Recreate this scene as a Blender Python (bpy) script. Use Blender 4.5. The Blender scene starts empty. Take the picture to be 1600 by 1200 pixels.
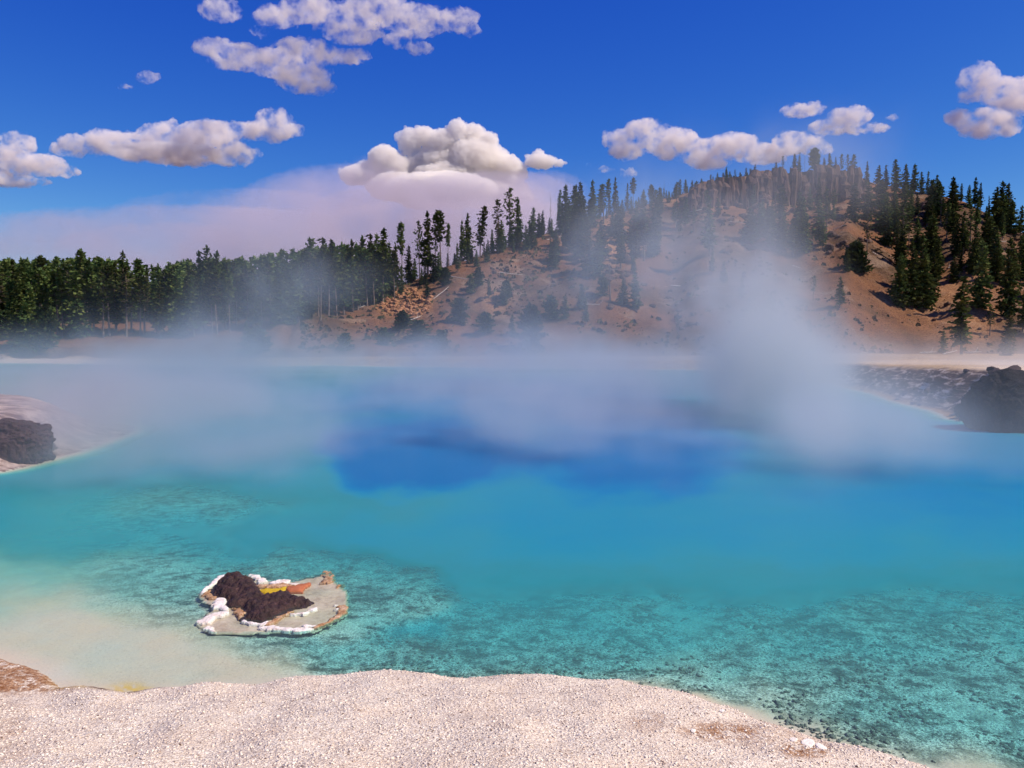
import bpy, bmesh, math, random
import numpy as np
from mathutils import Vector, Matrix

# ------------------------------------------------------------------ camera, sky, sun, exposure
S = bpy.context.scene
COL = S.collection
F = 1300.0
PITCH = math.atan(80.0 / F)
CH = 6.0
cam_d = bpy.data.cameras.new('camera')
cam = bpy.data.objects.new('camera', cam_d)
COL.objects.link(cam)
cam.location = (0, 0, CH)
cam.rotation_euler = (math.pi / 2 - PITCH, 0, 0)
cam_d.sensor_fit = 'HORIZONTAL'
cam_d.sensor_width = 36
cam_d.lens = 36 * F / 1600
cam_d.clip_start = 0.1
cam_d.clip_end = 60000
S.camera = cam

SUN_EL = math.radians(50)
SUN_AZ = math.radians(102)         # clockwise from +Y: the sun stands to the right, a touch behind the camera
w = bpy.data.worlds.new('World')
S.world = w
w.use_nodes = True
nt = w.node_tree
nt.nodes.clear()
sky = nt.nodes.new('ShaderNodeTexSky')
sky.sky_type = 'NISHITA'
sky.sun_disc = False
sky.sun_elevation = SUN_EL
sky.sun_rotation = SUN_AZ
sky.altitude = 2200
sky.air_density = 1.0
sky.dust_density = 0.25
sky.ozone_density = 4.0
sepc = nt.nodes.new('ShaderNodeSeparateColor'); comb = nt.nodes.new('ShaderNodeCombineColor')
nt.links.new(sky.outputs[0], sepc.inputs[0])
for k_, (gmm, mul) in enumerate(((2.2, 0.161), (1.5, 0.388), (0.5, 2.80))):      # deep, slightly polarised mountain blue
    pw = nt.nodes.new('ShaderNodeMath'); pw.operation = 'POWER'; pw.inputs[1].default_value = gmm
    ml = nt.nodes.new('ShaderNodeMath'); ml.operation = 'MULTIPLY'; ml.inputs[1].default_value = mul
    nt.links.new(sepc.outputs[k_], pw.inputs[0]); nt.links.new(pw.outputs[0], ml.inputs[0]); nt.links.new(ml.outputs[0], comb.inputs[k_])
bg = nt.nodes.new('ShaderNodeBackground')
bg.inputs[1].default_value = 0.09
wo = nt.nodes.new('ShaderNodeOutputWorld')
nt.links.new(comb.outputs[0], bg.inputs[0])
nt.links.new(bg.outputs[0], wo.inputs[0])

sun_d = bpy.data.lights.new('sun', 'SUN')
sun_d.energy = 5.0
sun_d.angle = math.radians(0.5)
sun_d.color = (1.0, 0.89, 0.79)
sun = bpy.data.objects.new('sun', sun_d)
COL.objects.link(sun)
sv = Vector((math.sin(SUN_AZ) * math.cos(SUN_EL), math.cos(SUN_AZ) * math.cos(SUN_EL), math.sin(SUN_EL)))
sun.rotation_euler = sv.to_track_quat('Z', 'Y').to_euler()

S.view_settings.view_transform = 'Standard'
S.view_settings.look = 'None'
S.view_settings.exposure = 0.15
S.view_settings.gamma = 1.0
S.view_settings.use_curve_mapping = False
S.render.engine = 'CYCLES'
cy = S.cycles
cy.use_denoising = True
cy.max_bounces = 10
cy.diffuse_bounces = 2
cy.glossy_bounces = 2
cy.transmission_bounces = 2
cy.transparent_max_bounces = 24
cy.volume_bounces = 14
cy.volume_step_rate = 2.0
cy.volume_max_steps = 256
cy.use_adaptive_sampling = True
cy.adaptive_threshold = 0.02
cy.sample_clamp_indirect = 5.0

# ------------------------------------------------------------------ helpers
rng = np.random.default_rng(11)
random.seed(7)
ca, sa = math.cos(PITCH), math.sin(PITCH)


def ray(px, py):
    a, b = (px - 800) / F, (600 - py) / F
    return np.array([a, ca + b * sa, -sa + b * ca])


def atY(px, py, Y):
    r = ray(px, py)
    return np.array([0, 0, CH]) + r * (Y / r[1])


def atZ(px, py, z=0.0):
    r = ray(px, py)
    return np.array([0, 0, CH]) + r * ((z - CH) / r[2])


def proj(x, y, z):
    z = z - CH
    d = y * ca - z * sa
    return 800 + F * x / d, 600 - F * (y * sa + z * ca) / d


def smooth(t):
    t = np.clip(t, 0, 1)
    return t * t * (3 - 2 * t)


def _h(ix, iy, iz, s):
    n = (ix * 374761393 + iy * 668265263 + iz * 2147483647 + s * 144665) & 0xffffffff
    n = ((n ^ (n >> 13)) * 1274126177) & 0xffffffff
    n = (n ^ (n >> 16)) & 0xffff
    return n / 65535.0


def noise(x, y, z=0.0, s=0):
    x, y, z = np.broadcast_arrays(np.asarray(x, float), np.asarray(y, float), np.asarray(z, float))
    ix, iy, iz = np.floor(x).astype(np.int64), np.floor(y).astype(np.int64), np.floor(z).astype(np.int64)
    fx, fy, fz = x - ix, y - iy, z - iz
    fx, fy, fz = fx * fx * (3 - 2 * fx), fy * fy * (3 - 2 * fy), fz * fz * (3 - 2 * fz)
    r = 0
    for a in (0, 1):
        wa = fx if a else 1 - fx
        for b in (0, 1):
            wb = fy if b else 1 - fy
            for c in (0, 1):
                wc = fz if c else 1 - fz
                r = r + wa * wb * wc * _h(ix + a, iy + b, iz + c, s)
    return r * 2 - 1


def fbm(x, y, z=0.0, o=4, s=0):
    r, a = 0, 0.5
    for k in range(o):
        r = r + a * noise(x * 2.03 ** k + 17.3 * k, y * 2.03 ** k - 9.1 * k, np.asarray(z) * 2.03 ** k, s + k)
        a *= 0.5
    return r


def sdf(x, y, poly):
    """distance to a closed polygon, negative inside"""
    x = np.asarray(x, float); y = np.asarray(y, float)
    d = np.full(x.shape, 1e18); ins = np.zeros(x.shape, bool)
    n = len(poly)
    for i in range(n):
        ax, ay = poly[i][0], poly[i][1]
        bx, by = poly[(i + 1) % n][0], poly[(i + 1) % n][1]
        ex, ey = bx - ax, by - ay
        t = np.clip(((x - ax) * ex + (y - ay) * ey) / (ex * ex + ey * ey + 1e-12), 0, 1)
        d = np.minimum(d, (x - ax - t * ex) ** 2 + (y - ay - t * ey) ** 2)
        if abs(ey) > 1e-12:
            c = ((ay > y) != (by > y)) & (x < ex * (y - ay) / ey + ax)
            ins ^= c
    d = np.sqrt(d)
    return np.where(ins, -d, d)


def mesh(name, V, Fc, mat=None, smooth_=False, attrs=None):
    V = np.asarray(V, np.float32)
    me = bpy.data.meshes.new(name)
    if isinstance(Fc, np.ndarray):
        nf, k = Fc.shape
        me.vertices.add(len(V)); me.vertices.foreach_set('co', V.ravel())
        me.loops.add(nf * k); me.loops.foreach_set('vertex_index', Fc.astype(np.int32).ravel())
        me.polygons.add(nf)
        me.polygons.foreach_set('loop_start', np.arange(0, nf * k, k, dtype=np.int32))
        me.polygons.foreach_set('loop_total', np.full(nf, k, np.int32))
        me.update(calc_edges=True)
    else:
        me.from_pydata([tuple(map(float, v)) for v in V], [], Fc)
        me.update()
    if smooth_:
        me.polygons.foreach_set('use_smooth', np.ones(len(me.polygons), bool))
    for an, av in (attrs or {}).items():
        at = me.attributes.new(an, 'FLOAT', 'POINT')
        at.data.foreach_set('value', np.asarray(av, np.float32))
    if mat:
        me.materials.append(mat)
    return me


def link(me, name, parent=None, loc=None, rot=None, scale=None):
    o = bpy.data.objects.new(name, me)
    COL.objects.link(o)
    if parent is not None:
        o.parent = parent
    if loc is not None:
        o.location = loc
    if rot is not None:
        o.rotation_euler = rot
    if scale is not None:
        o.scale = scale
    return o


def tag(o, label=None, cat=None, group=None, kind=None):
    if label: o['label'] = label
    if cat: o['category'] = cat
    if group: o['group'] = group
    if kind: o['kind'] = kind
    return o


class N:
    """small node-graph helper"""
    def __init__(s, name):
        s.m = bpy.data.materials.new(name); s.m.use_nodes = True
        s.t = s.m.node_tree; s.t.nodes.clear()
        s.out = s.t.nodes.new('ShaderNodeOutputMaterial')

    def n(s, typ, ins=None, **kw):
        nd = s.t.nodes.new('ShaderNode' + typ)
        for k, v in kw.items():
            setattr(nd, k, v)
        for k, v in (ins or {}).items():
            if hasattr(v, 'is_output') or isinstance(v, bpy.types.NodeSocket):
                s.t.links.new(v, nd.inputs[k])
            else:
                nd.inputs[k].default_value = v
        return nd

    def math(s, op, a, b=0.0, c=0.0, clamp=False):
        nd = s.n('Math', {0: a, 1: b, 2: c}, operation=op); nd.use_clamp = clamp
        return nd.outputs[0]

    def ramp(s, fac, stops, interp='LINEAR'):
        nd = s.n('ValToRGB', {0: fac}); r = nd.color_ramp; r.interpolation = interp
        while len(r.elements) < len(stops): r.elements.new(0.5)
        for e, (p, c) in zip(r.elements, stops):
            e.position = p; e.color = (c[0], c[1], c[2], 1) if not np.isscalar(c) else (c, c, c, 1)
        return nd.outputs[0]

    def mix(s, f, a, b, blend='MIX'):
        nd = s.t.nodes.new('ShaderNodeMix'); nd.data_type = 'RGBA'; nd.blend_type = blend
        for k, v in ((0, f), (6, a), (7, b)):
            if isinstance(v, bpy.types.NodeSocket): s.t.links.new(v, nd.inputs[k])
            else: nd.inputs[k].default_value = v if k == 0 else (v[0], v[1], v[2], 1)
        return nd.outputs[2]

    def pos(s):
        return s.n('NewGeometry').outputs['Position']

    def noise(s, vec, scale, detail=4, rough=0.55, dist=0.0):
        return s.n('TexNoise', {'Vector': vec, 'Scale': scale, 'Detail': detail, 'Roughness': rough, 'Distortion': dist}).outputs[0]

    def scaled(s, vec, v3):
        return s.n('VectorMath', {0: vec, 1: v3}, operation='MULTIPLY').outputs[0]

    def vor(s, vec, scale, feature='F1', out='Distance', rnd=1.0):
        return s.n('TexVoronoi', {'Vector': vec, 'Scale': scale, 'Randomness': rnd}, feature=feature).outputs[out]

    def attr(s, name):
        return s.n('Attribute', attribute_name=name).outputs['Fac']

    def bump(s, h, strength, dist, normal=None):
        i = {'Height': h, 'Strength': strength, 'Distance': dist}
        if normal is not None: i['Normal'] = normal
        return s.n('Bump', i).outputs[0]

    def finish(s, col, rough=0.9, normal=None, spec=0.2):
        b = s.n('BsdfPrincipled', {'Roughness': rough, 'Specular IOR Level': spec})
        for k, v in (('Base Color', col), ('Normal', normal)):
            if v is None: continue
            if isinstance(v, bpy.types.NodeSocket): s.t.links.new(v, b.inputs[k])
            else: b.inputs[k].default_value = (v[0], v[1], v[2], 1)
        s.t.links.new(b.outputs[0], s.out.inputs[0])
        return s.m


# ------------------------------------------------------------------ shoreline and relief
shore_px = [(-700, 566), (-300, 566), (0, 567), (200, 569), (400, 572), (520, 570), (700, 573), (900, 575), (1100, 578), (1220, 584),
            (1330, 605), (1390, 626), (1450, 641), (1495, 655), (1600, 672), (1750, 700), (2000, 790), (2000, 1000), (1800, 1230),
            (1600, 1262), (1500, 1236), (1430, 1203), (1370, 1190), (1300, 1168), (1225, 1142), (1150, 1116), (1080, 1094), (1000, 1074), (940, 1068),
            (880, 1068), (800, 1066), (700, 1066), (640, 1062), (560, 1061), (480, 1068), (400, 1075), (320, 1080), (255, 1087), (200, 1092), (150, 1086),
            (100, 1076), (70, 1054), (40, 1040), (0, 1030), (-150, 1012), (-400, 985), (-500, 850), (-300, 752), (0, 738), (60, 723),
            (112, 708), (165, 690), (215, 672), (180, 660), (100, 648), (0, 640), (-600, 628)]
shore = np.array([atZ(px, py)[:2] for px, py in shore_px])
# subdivide and roughen the outline
pts = []
for i in range(len(shore)):
    a, b = shore[i], shore[(i + 1) % len(shore)]
    L = np.hypot(*(b - a)); n = 2 if L < 30 else 3
    for k in range(n):
        p = a + (b - a) * k / n
        am = min(L * 0.06, 0.05 * abs(p[1]) * 0.25)
        if p[1] > 0:
            p = p + np.array([rng.normal(0, am * 0.5), rng.normal(0, am)])
        pts.append(p)
shore = np.array(pts)

RP = [-900, -300, 0, 300, 430, 500, 560, 640, 700, 800, 900, 1000, 1060, 1120, 1180, 1270, 1340, 1400, 1500, 1550, 1600, 1700, 1900, 2300]
RY = [500, 500, 499, 499, 494, 484, 468, 440, 416, 385, 347, 323, 303, 292, 280, 274, 282, 294, 315, 341, 368, 416, 470, 500]
RD = [205, 205, 205, 207, 212, 220, 232, 240, 245, 260, 280, 300, 310, 318, 325, 330, 330, 325, 310, 300, 290, 270, 260, 250]
BD = [171, 171, 171, 171, 171, 171, 172, 174, 175, 176, 176, 176, 176, 176, 178, 180, 182, 183, 183, 183, 183, 182, 180, 180]
ZT = [0.7, 0.7, 0.7, 0.8, 0.9, 1, 1.1, 1.1, 1.1, 1.1, 1.1, 1.1, 1.1, 1.2, 1.3, 1.4, 1.4, 1.4, 1.4, 1.4, 1.4, 1.4, 1.4, 1.4]


def ridge_z(px):
    py = np.interp(px, RP, RY); Y = np.interp(px, RP, RD)
    a = (600 - py) / F
    return CH + Y * (-sa + a * ca) / (ca + a * sa)


def depth(x, y, sd):
    """water depth in metres (positive) from place"""
    px, py = proj(x, y, 0 * x)
    wx = px + 60 * fbm(px / 110, py / 50, 0, 5, 40); wy = py + 26 * fbm(px / 90, py / 40, 3, 5, 50)

    def e(cx, cy_, rx, ry, soft=0.35):
        r = np.sqrt(((wx - cx) / rx) ** 2 + ((wy - cy_) / ry) ** 2)
        return smooth((1 + soft - r) / (2 * soft))
    # general: deepens away from the near shore, most to the right
    ref = 1066 + .85 * np.interp(px, [900, 1000, 1100, 1200, 1300, 1430, 1600, 1900], [0, 8, 30, 62, 100, 137, 180, 200]) * smooth((wy - 800) / 150)
    t = smooth((1065 - wy) / 262)
    d = 0.08 + 0.30 * smooth((ref + 3 - wy) / 90) + 1.6 * t ** 2.9
    left = smooth((620 - wx) / 330) * smooth((wy - 800) / 60)
    d = d * (1 - 0.60 * left) + .12 * smooth((wx - 500) / 300) * smooth((ref + 20 - wy) / 60)
    # the pale speckled shelf ending in a rounded edge right of the islet
    d = d * (1 - 0.62 * np.maximum(.85 * e(520, 925, 168, 72, 0.16), smooth((520 - wx) / 60) * smooth((wy - 855) / 30) * .55))
    d = d + 0.25 * e(640, 985, 50, 22, .6)
    # beige shoal in the mid distance at left and steps
    d = d * (1 - 0.62 * e(370, 785, 230, 30, 1.1)) * (1 - 0.5 * e(150, 800, 260, 40, .5))
    d = d * (1 - 0.78 * e(110, 1010, 190, 70, .7))
    d = d * (1 - 0.22 * e(1440, 965, 150, 30, .9))
    d = d + 0.5 * smooth((wx - 600) / 300) * smooth((940 - wy) / 100)
    d = d * (1 - .50 * smooth((wy - 960) / 120) * smooth((wx - 900) / 350)) * (1 - .35 * e(1180, 1060, 130, 40, .9))
    # the two vents
    d = d + 7.0 * e(665, 712, 150, 52, .42) * smooth((wx - 505) / 60) + 4.8 * e(985, 702, 150, 66, .45)
    d = d + 2.2 * e(760, 625, 240, 35, .5) + 1.0 * e(1500, 740, 260, 60, .7)
    d = d * (1 - 0.72 * smooth((330 - wx) / 260) * smooth((780 - wy) / 80))
    far = smooth((600 - py) / 25)
    d = d * (1 - far) + 0.8 * far
    d = np.maximum(d, 0.04)
    k = smooth(-sd / np.maximum(0.35, 0.05 * np.abs(y)))
    return d * k + 0.02


def relief(x, y):
    px = 800 + F * x / np.maximum(y, 1.0)
    sd = sdf(x, y, shore)
    near = 1 - smooth((y - 24) / 14)
    # near bank
    lobe = smooth((140 - px) / 90) * smooth((y - 11.5) / 1.2)
    lipn = 0.5 + 0.5 * noise(x * 1.4, y * 1.4, 0, 5)
    zn = (0.10 + 0.12 * lipn) * smooth(sd / 0.16) * (1 - 0.7 * lobe) + np.maximum(sd, 0) * 0.20 * (1 - .6 * lobe) + 0.012 * np.maximum(sd - 5, 0) ** 2
    zn = zn + (0.035 * fbm(x * 2.2, y * 2.2, 0, 5, 9) + 0.03 * fbm(x * .6, y * .6, 0, 3, 19)) * smooth(sd / 0.5)
    # far banks and terrace
    right = smooth((px - 1250) / 100)
    leftT = (1 - smooth((px - 150) / 250)) * (1 - smooth((y - 95) / 20))
    zt = np.interp(px, RP, ZT)
    zr_ = np.interp(y, [30, 54, 85, 130, 180], [3.9, 3.5, 2.6, 1.65, 1.4])
    zt = zt * (1 - right) + zr_ * right
    ztl = 0.35 + 1.55 * smooth((200 - px) / 190)
    zt = zt * (1 - leftT) + ztl * leftT
    bw = 4 * (1 - right) + 4.5 * right
    bw = bw * (1 - leftT) + 4.2 * leftT
    prof = smooth(sd / bw)
    prof = prof + 0.16 * fbm(x * .35, y * .35, 0, 5, 21) * (4 * prof * (1 - prof))
    zf = zt * prof + 0.12 * fbm(x * .5, y * .5, 0, 4, 33) * prof
    # hill
    Yb = np.interp(px, RP, BD) + 3 * noise(px / 60, 0 * px, 0, 3)
    Yr = np.interp(px, RP, RD)
    Zr = ridge_z(px)
    s = (y - Yb) / (Yr - Yb)
    s1 = np.clip(s, 0, 1)
    hp = 0.25 * s1 ** 2 + 0.75 * s1
    hp = hp + 0.06 * np.sin(s1 * math.pi) * noise(px / 120, 0 * px + 2, 0, 8)
    # cliff step under the summit rim
    cl = smooth((px - 1040) / 50) * (1 - smooth((px - 1330) / 40))
    st = 0.84 + 0.03 * noise(px / 22, 0 * px, 0, 61)
    hc = np.where(s1 < st, s1 / st * 0.84 * .97, 0.815 + 0.165 * smooth((s1 - st) / 0.035) + 0.02 * (s1 - st) / (1 - st + 1e-6))
    hp = hp * (1 - cl) + hc * cl
    back = np.maximum(y - Yr, 0)
    Zh = zt + (Zr - zt) * hp
    flat = smooth((430 - px) / 120)
    Zh = Zh - back * (0.10 * (1 - flat) + 0.0 * flat) - 0.0006 * back ** 2 * (1 - flat)
    Zh = np.maximum(Zh, 3.0)
    ng = smooth(s * 5) * (1 - 0.75 * smooth((s - 0.75) / 0.25))
    hillw = (y > Yb)
    gul = 2.6 * fbm(x / 26, y / 40, 0, 5, 71) + 0.7 * np.abs(noise(x / 5 + y / 40, y / 30, 0, 77))
    z2 = np.where(hillw, zf + (Zh - zt) * smooth(s * 12 + .0) + gul * ng * 1.3 * (1 - .6 * flat) + .45 * fbm(x / 2.5, y / 2.5, 0, 4, 5) * ng, zf)
    z2 = z2 * (1 - smooth((y - 700) / 900)) + 2 * smooth((y - 700) / 900)
    land = zn * near + z2 * (1 - near)
    dp = depth(x, y, np.minimum(sd, 0))
    dp = .26 * (1 - np.exp(-dp / .26))          # the bed as it looks raised by refraction
    lump = np.minimum(dp * .3, 0.06) * fbm(x * 1.6, y * 1.6, 0, 5, 90)
    return np.where(sd > 0, land, -dp + lump), sd


def H1(x, y):
    z, _ = relief(np.array([float(x)]), np.array([float(y)]))
    return float(z[0])


# fan grid: fine where the camera looks, coarser beside it
u_in = np.arange(-0.70, 0.7001, 0.0036)
u_out = 0.70 + np.cumsum(0.0036 * 1.10 ** np.arange(1, 42))
us = np.concatenate([-u_out[::-1], u_in, u_out])
ys = [2.5]
while ys[-1] < 3800:
    y = ys[-1]
    if y < 7: st = 0.05
    elif y < 24: st = 0.0042 * y
    elif y < 150: st = 0.007 * y
    elif y < 345: st = 1.15
    else: st = (y - 330) * 0.12 + 0.5
    ys.append(y + st)
ys = np.array(ys)
UU, YY = np.meshgrid(us, ys)
XX = UU * YY
ZZ, SD = relief(XX.ravel(), YY.ravel())
nr, nc = YY.shape
Vt = np.stack([XX.ravel(), YY.ravel(), ZZ], 1)
idx = np.arange(nr * nc).reshape(nr, nc)
Q = np.stack([idx[:-1, :-1], idx[:-1, 1:], idx[1:, 1:], idx[1:, :-1]], -1).reshape(-1, 4)
cx = XX.ravel()[Q].mean(1); cyy = YY.ravel()[Q].mean(1); csd = SD[Q].mean(1)
cpx = 800 + F * cx / cyy
Ybq = np.interp(cpx, RP, BD)
cls = np.where(csd < 0, 0, np.where(cyy < 27, 1, np.where(cyy < Ybq - 1, 2, 3)))


def sub(cl):
    q = Q[cls == cl]
    used, inv = np.unique(q.ravel(), return_inverse=True)
    return Vt[used], inv.reshape(-1, 4), used


# ------------------------------------------------------------------ ground materials
def mat_sinter():
    g = N('white_sinter'); P = g.pos()
    v = g.vor(P, 26); v2 = g.vor(P, 60, out='Distance')
    vc = g.vor(P, 34, out='Color')
    vcs = g.n('SeparateColor', {0: vc}).outputs[0]
    big = g.noise(P, 0.9, 5); mid = g.noise(P, 4.0, 5, .65); fine = g.noise(P, 55, 3, .7)
    col = g.ramp(vcs, [(0, (0.60, 0.49, 0.37)), (0.25, (0.80, 0.67, 0.51)), (0.7, (0.91, 0.79, 0.62)), (1, (0.95, 0.87, 0.72))])
    col = g.mix(g.ramp(fine, [(0.30, 0.0), (0.42, 1.0)]), (0.38, 0.28, 0.22), col)
    gap = g.ramp(v, [(0.0, 1), (0.45, 1), (0.8, 0)])
    col = g.mix(g.math('MULTIPLY', g.math('SUBTRACT', 1, gap), 0.6), col, (0.42, 0.33, 0.27))
    # brown litter and iron stains
    lit = g.math('MULTIPLY', g.ramp(mid, [(0.53, 0), (0.66, 1)]), g.ramp(fine, [(0.45, 0), (0.6, 1)]))
    col = g.mix(g.math('MULTIPLY', lit, .75), col, (0.24, 0.15, 0.11))
    warm = g.ramp(big, [(0.42, 0), (0.68, 1)])
    col = g.mix(g.math('MULTIPLY', warm, .32), col, (0.70, 0.52, 0.36))
    st = g.attr('stain')
    stn = g.math('MULTIPLY', st, g.ramp(g.noise(P, 5, 6, .75), [(0.42, 0), (0.54, 1)]))
    col = g.mix(stn, col, g.mix(g.ramp(g.noise(P, 14, 3), [(.35, 0), (.65, 1)]), (0.22, 0.09, 0.035), (0.50, 0.30, 0.17)))
    yl = g.attr('algae')
    col = g.mix(yl, col, g.mix(g.ramp(g.noise(P, 9, 3), [(.4, 0), (.6, 1)]), (0.55, 0.38, 0.03), (0.42, 0.30, 0.08)))
    dk = g.attr('dark')
    col = g.mix(dk, col, (0.10, 0.045, 0.025))
    hgt = g.math('ADD', g.math('MULTIPLY', g.math('SUBTRACT', 1, v), 1.0), g.math('MULTIPLY', fine, 0.8))
    hgt = g.math('ADD', hgt, g.math('MULTIPLY', v2, -.5))
    return g.finish(col, 0.95, g.bump(hgt, 0.9, 0.022), 0.1)


def mat_bed():
    g = N('lake_bed'); P = g.pos()
    Pz = g.scaled(P, (1, 1, 0.3))
    n1 = g.noise(Pz, 0.55, 6, .62); n2 = g.noise(Pz, 3.2, 6, .7); n3 = g.noise(Pz, 20, 4, .75); v = g.vor(Pz, 14)
    col = g.ramp(n2, [(0.36, (0.09, 0.115, 0.10)), (0.46, (0.48, 0.48, 0.42)), (0.58, (0.82, 0.80, 0.70))])
    col = g.mix(g.ramp(n3, [(.40, 1.0), (.52, 0)]), col, (0.06, 0.09, 0.085))
    col = g.mix(g.math('MULTIPLY', g.ramp(n3, [(.57, 0), (.66, 1)]), .8), col, (0.88, 0.87, 0.78))
    flk = g.noise(Pz, 34, 2, .8)
    col = g.mix(g.math('MULTIPLY', g.ramp(flk, [(.60, 0), (.66, 1)]), .9), col, (0.95, 0.94, 0.86))
    col = g.mix(g.math('MULTIPLY', g.ramp(flk, [(.36, 1), (.42, 0)]), .6), col, (0.06, 0.09, 0.08))
    pt = g.noise(Pz, 1.5, 4, .6)
    col = g.mix(g.math('MULTIPLY', g.math('MULTIPLY', g.ramp(pt, [(.50, 0), (.57, 1)]), g.ramp(n2, [(.40, 1), (.56, .15)])), .85), col, (0.035, 0.06, 0.055))
    sp = g.attr('speck')
    plain = g.mix(g.ramp(n1, [(.35, 0), (.7, 1)]), (0.56, 0.44, 0.33), (0.50, 0.46, 0.38))
    plain = g.mix(g.math('MULTIPLY', g.ramp(n3, [(.30, 1.0), (.42, 0)]), .5), plain, (0.16, 0.14, 0.11))
    pl = g.noise(Pz, .42, 5, .65)
    col = g.mix(g.math('MULTIPLY', g.ramp(pl, [(.50, 0), (.58, 1)]), g.ramp(n2, [(.36, .8), (.60, .2)])), col, (0.05, 0.08, 0.075))
    col = g.mix(g.math('MULTIPLY', g.ramp(pl, [(.36, 1), (.44, 0)]), .5), col, (0.72, 0.70, 0.60))
    col = g.mix(sp, plain, col)
    col = g.mix(g.attr('algae'), col, (0.60, 0.36, 0.02))
    col = g.mix(g.attr('dark'), col, (0.12, 0.05, 0.025))
    return g.finish(col, 0.9, g.bump(g.math('MULTIPLY', g.math('ADD', n3, g.math('MULTIPLY', v, .6)), g.math('ADD', sp, .12)), 0.9, 0.045), 0.1)


def mat_water():
    g = N('hot_spring_water'); P = g.pos()
    d = g.attr('depth')
    nz = g.noise(P, 0.35, 4, .6)
    dn = g.math('MULTIPLY', d, g.math('ADD', 0.8, g.math('MULTIPLY', nz, .4)))
    k = g.math('DIVIDE', dn, 8.0, clamp=True)
    col = g.ramp(k, [(0.0, (0.42, 0.40, 0.31)), (0.03, (0.25, 0.46, 0.42)), (0.055, (0.13, 0.42, 0.40)), (0.09, (0.065, 0.36, 0.37)), (0.13, (0.040, 0.30, 0.325)), (0.18, (0.034, 0.255, 0.29)),
                     (0.27, (0.020, 0.222, 0.30)), (0.5, (0.003, 0.165, 0.33)), (0.85, (0.002, 0.125, 0.31))])
    tint = g.ramp(k, [(0.0, (1, 1, 1)), (0.012, (0.80, 0.97, 0.92)), (0.03, (0.50, 0.90, 0.88)), (0.075, (0.26, 0.80, 0.82)), (0.16, (0.12, 0.72, 0.79)), (0.4, (0.04, 0.6, 0.8))])
    body = g.n('BsdfDiffuse', {'Color': col}).outputs[0]
    tr = g.n('BsdfTransparent', {'Color': tint}).outputs[0]
    fac = g.math('SUBTRACT', 1, g.math('EXPONENT', g.math('MULTIPLY', g.math('MULTIPLY', dn, g.math('ADD', 0.50, g.math('MULTIPLY', dn, 0.50))), -1.0)), clamp=True)
    m1 = g.n('MixShader', {0: fac, 1: tr, 2: body}).outputs[0]
    Ps = g.scaled(P, (1.0, 1.0, 1.0))
    rip = g.math('ADD', g.noise(Ps, 2.6, 3, .6, .4), g.math('MULTIPLY', g.noise(Ps, 11, 3, .6), .35))
    nb = g.bump(rip, 0.22, 0.04)
    fr = g.n('Fresnel', {'IOR': 1.22, 'Normal': nb}).outputs[0]
    fr = g.math('MULTIPLY', fr, 0.30)
    gl = g.n('BsdfGlossy', {'Color': (1, 1, 1, 1), 'Roughness': 0.16, 'Normal': nb}).outputs[0]
    m2 = g.n('MixShader', {0: fr, 1: m1, 2: gl}).outputs[0]
    g.t.links.new(m2, g.out.inputs[0])
    return g.m


def mat_terrace():
    g = N('terrace_ground'); P = g.pos()
    N_ = g.n('NewGeometry').outputs['Normal']
    nz = g.n('SeparateXYZ', {0: N_}).outputs[2]
    z = g.n('SeparateXYZ', {0: P}).outputs[2]
    n1 = g.noise(P, 0.12, 6, .6); n2 = g.noise(P, 1.1, 6, .7); n3 = g.noise(P, 7, 4, .7)
    # layered bank: pale ledges in brown-grey earth
    Pl = g.scaled(P, (0.35, 0.35, 2.6))
    lay = g.noise(Pl, 1.3, 5, .65, .3)
    bank = g.ramp(lay, [(0.40, (0.045, 0.024, 0.015)), (0.50, (0.13, 0.070, 0.042)), (0.56, (0.46, 0.33, 0.23)), (0.66, (0.80, 0.68, 0.55))])
    bank = g.mix(g.math('MULTIPLY', n3, .5), bank, (0.16, 0.11, 0.09))
    top = g.ramp(n2, [(0.36, (0.20, 0.12, 0.06)), (0.5, (0.36, 0.23, 0.11)), (0.66, (0.58, 0.44, 0.28))])
    top = g.mix(g.ramp(n1, [(.45, 0), (.6, 1)]), top, (0.40, 0.24, 0.08))
    top = g.mix(g.math('MULTIPLY', g.attr('white'), .7), top, (0.80, 0.68, 0.54))
    col = g.mix(g.ramp(nz, [(.86, 0), (.955, 1)]), bank, top)
    col = g.mix(g.attr('stain'), col, g.mix(g.ramp(g.noise(P, .9, 6, .75), [(.40, 0), (.60, 1)]), (0.13, 0.065, 0.05), (0.62, 0.48, 0.40)))
    return g.finish(col, 0.95, g.bump(g.math('ADD', n2, g.math('MULTIPLY', n3, .4)), 0.8, 0.25), 0.1)


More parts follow.
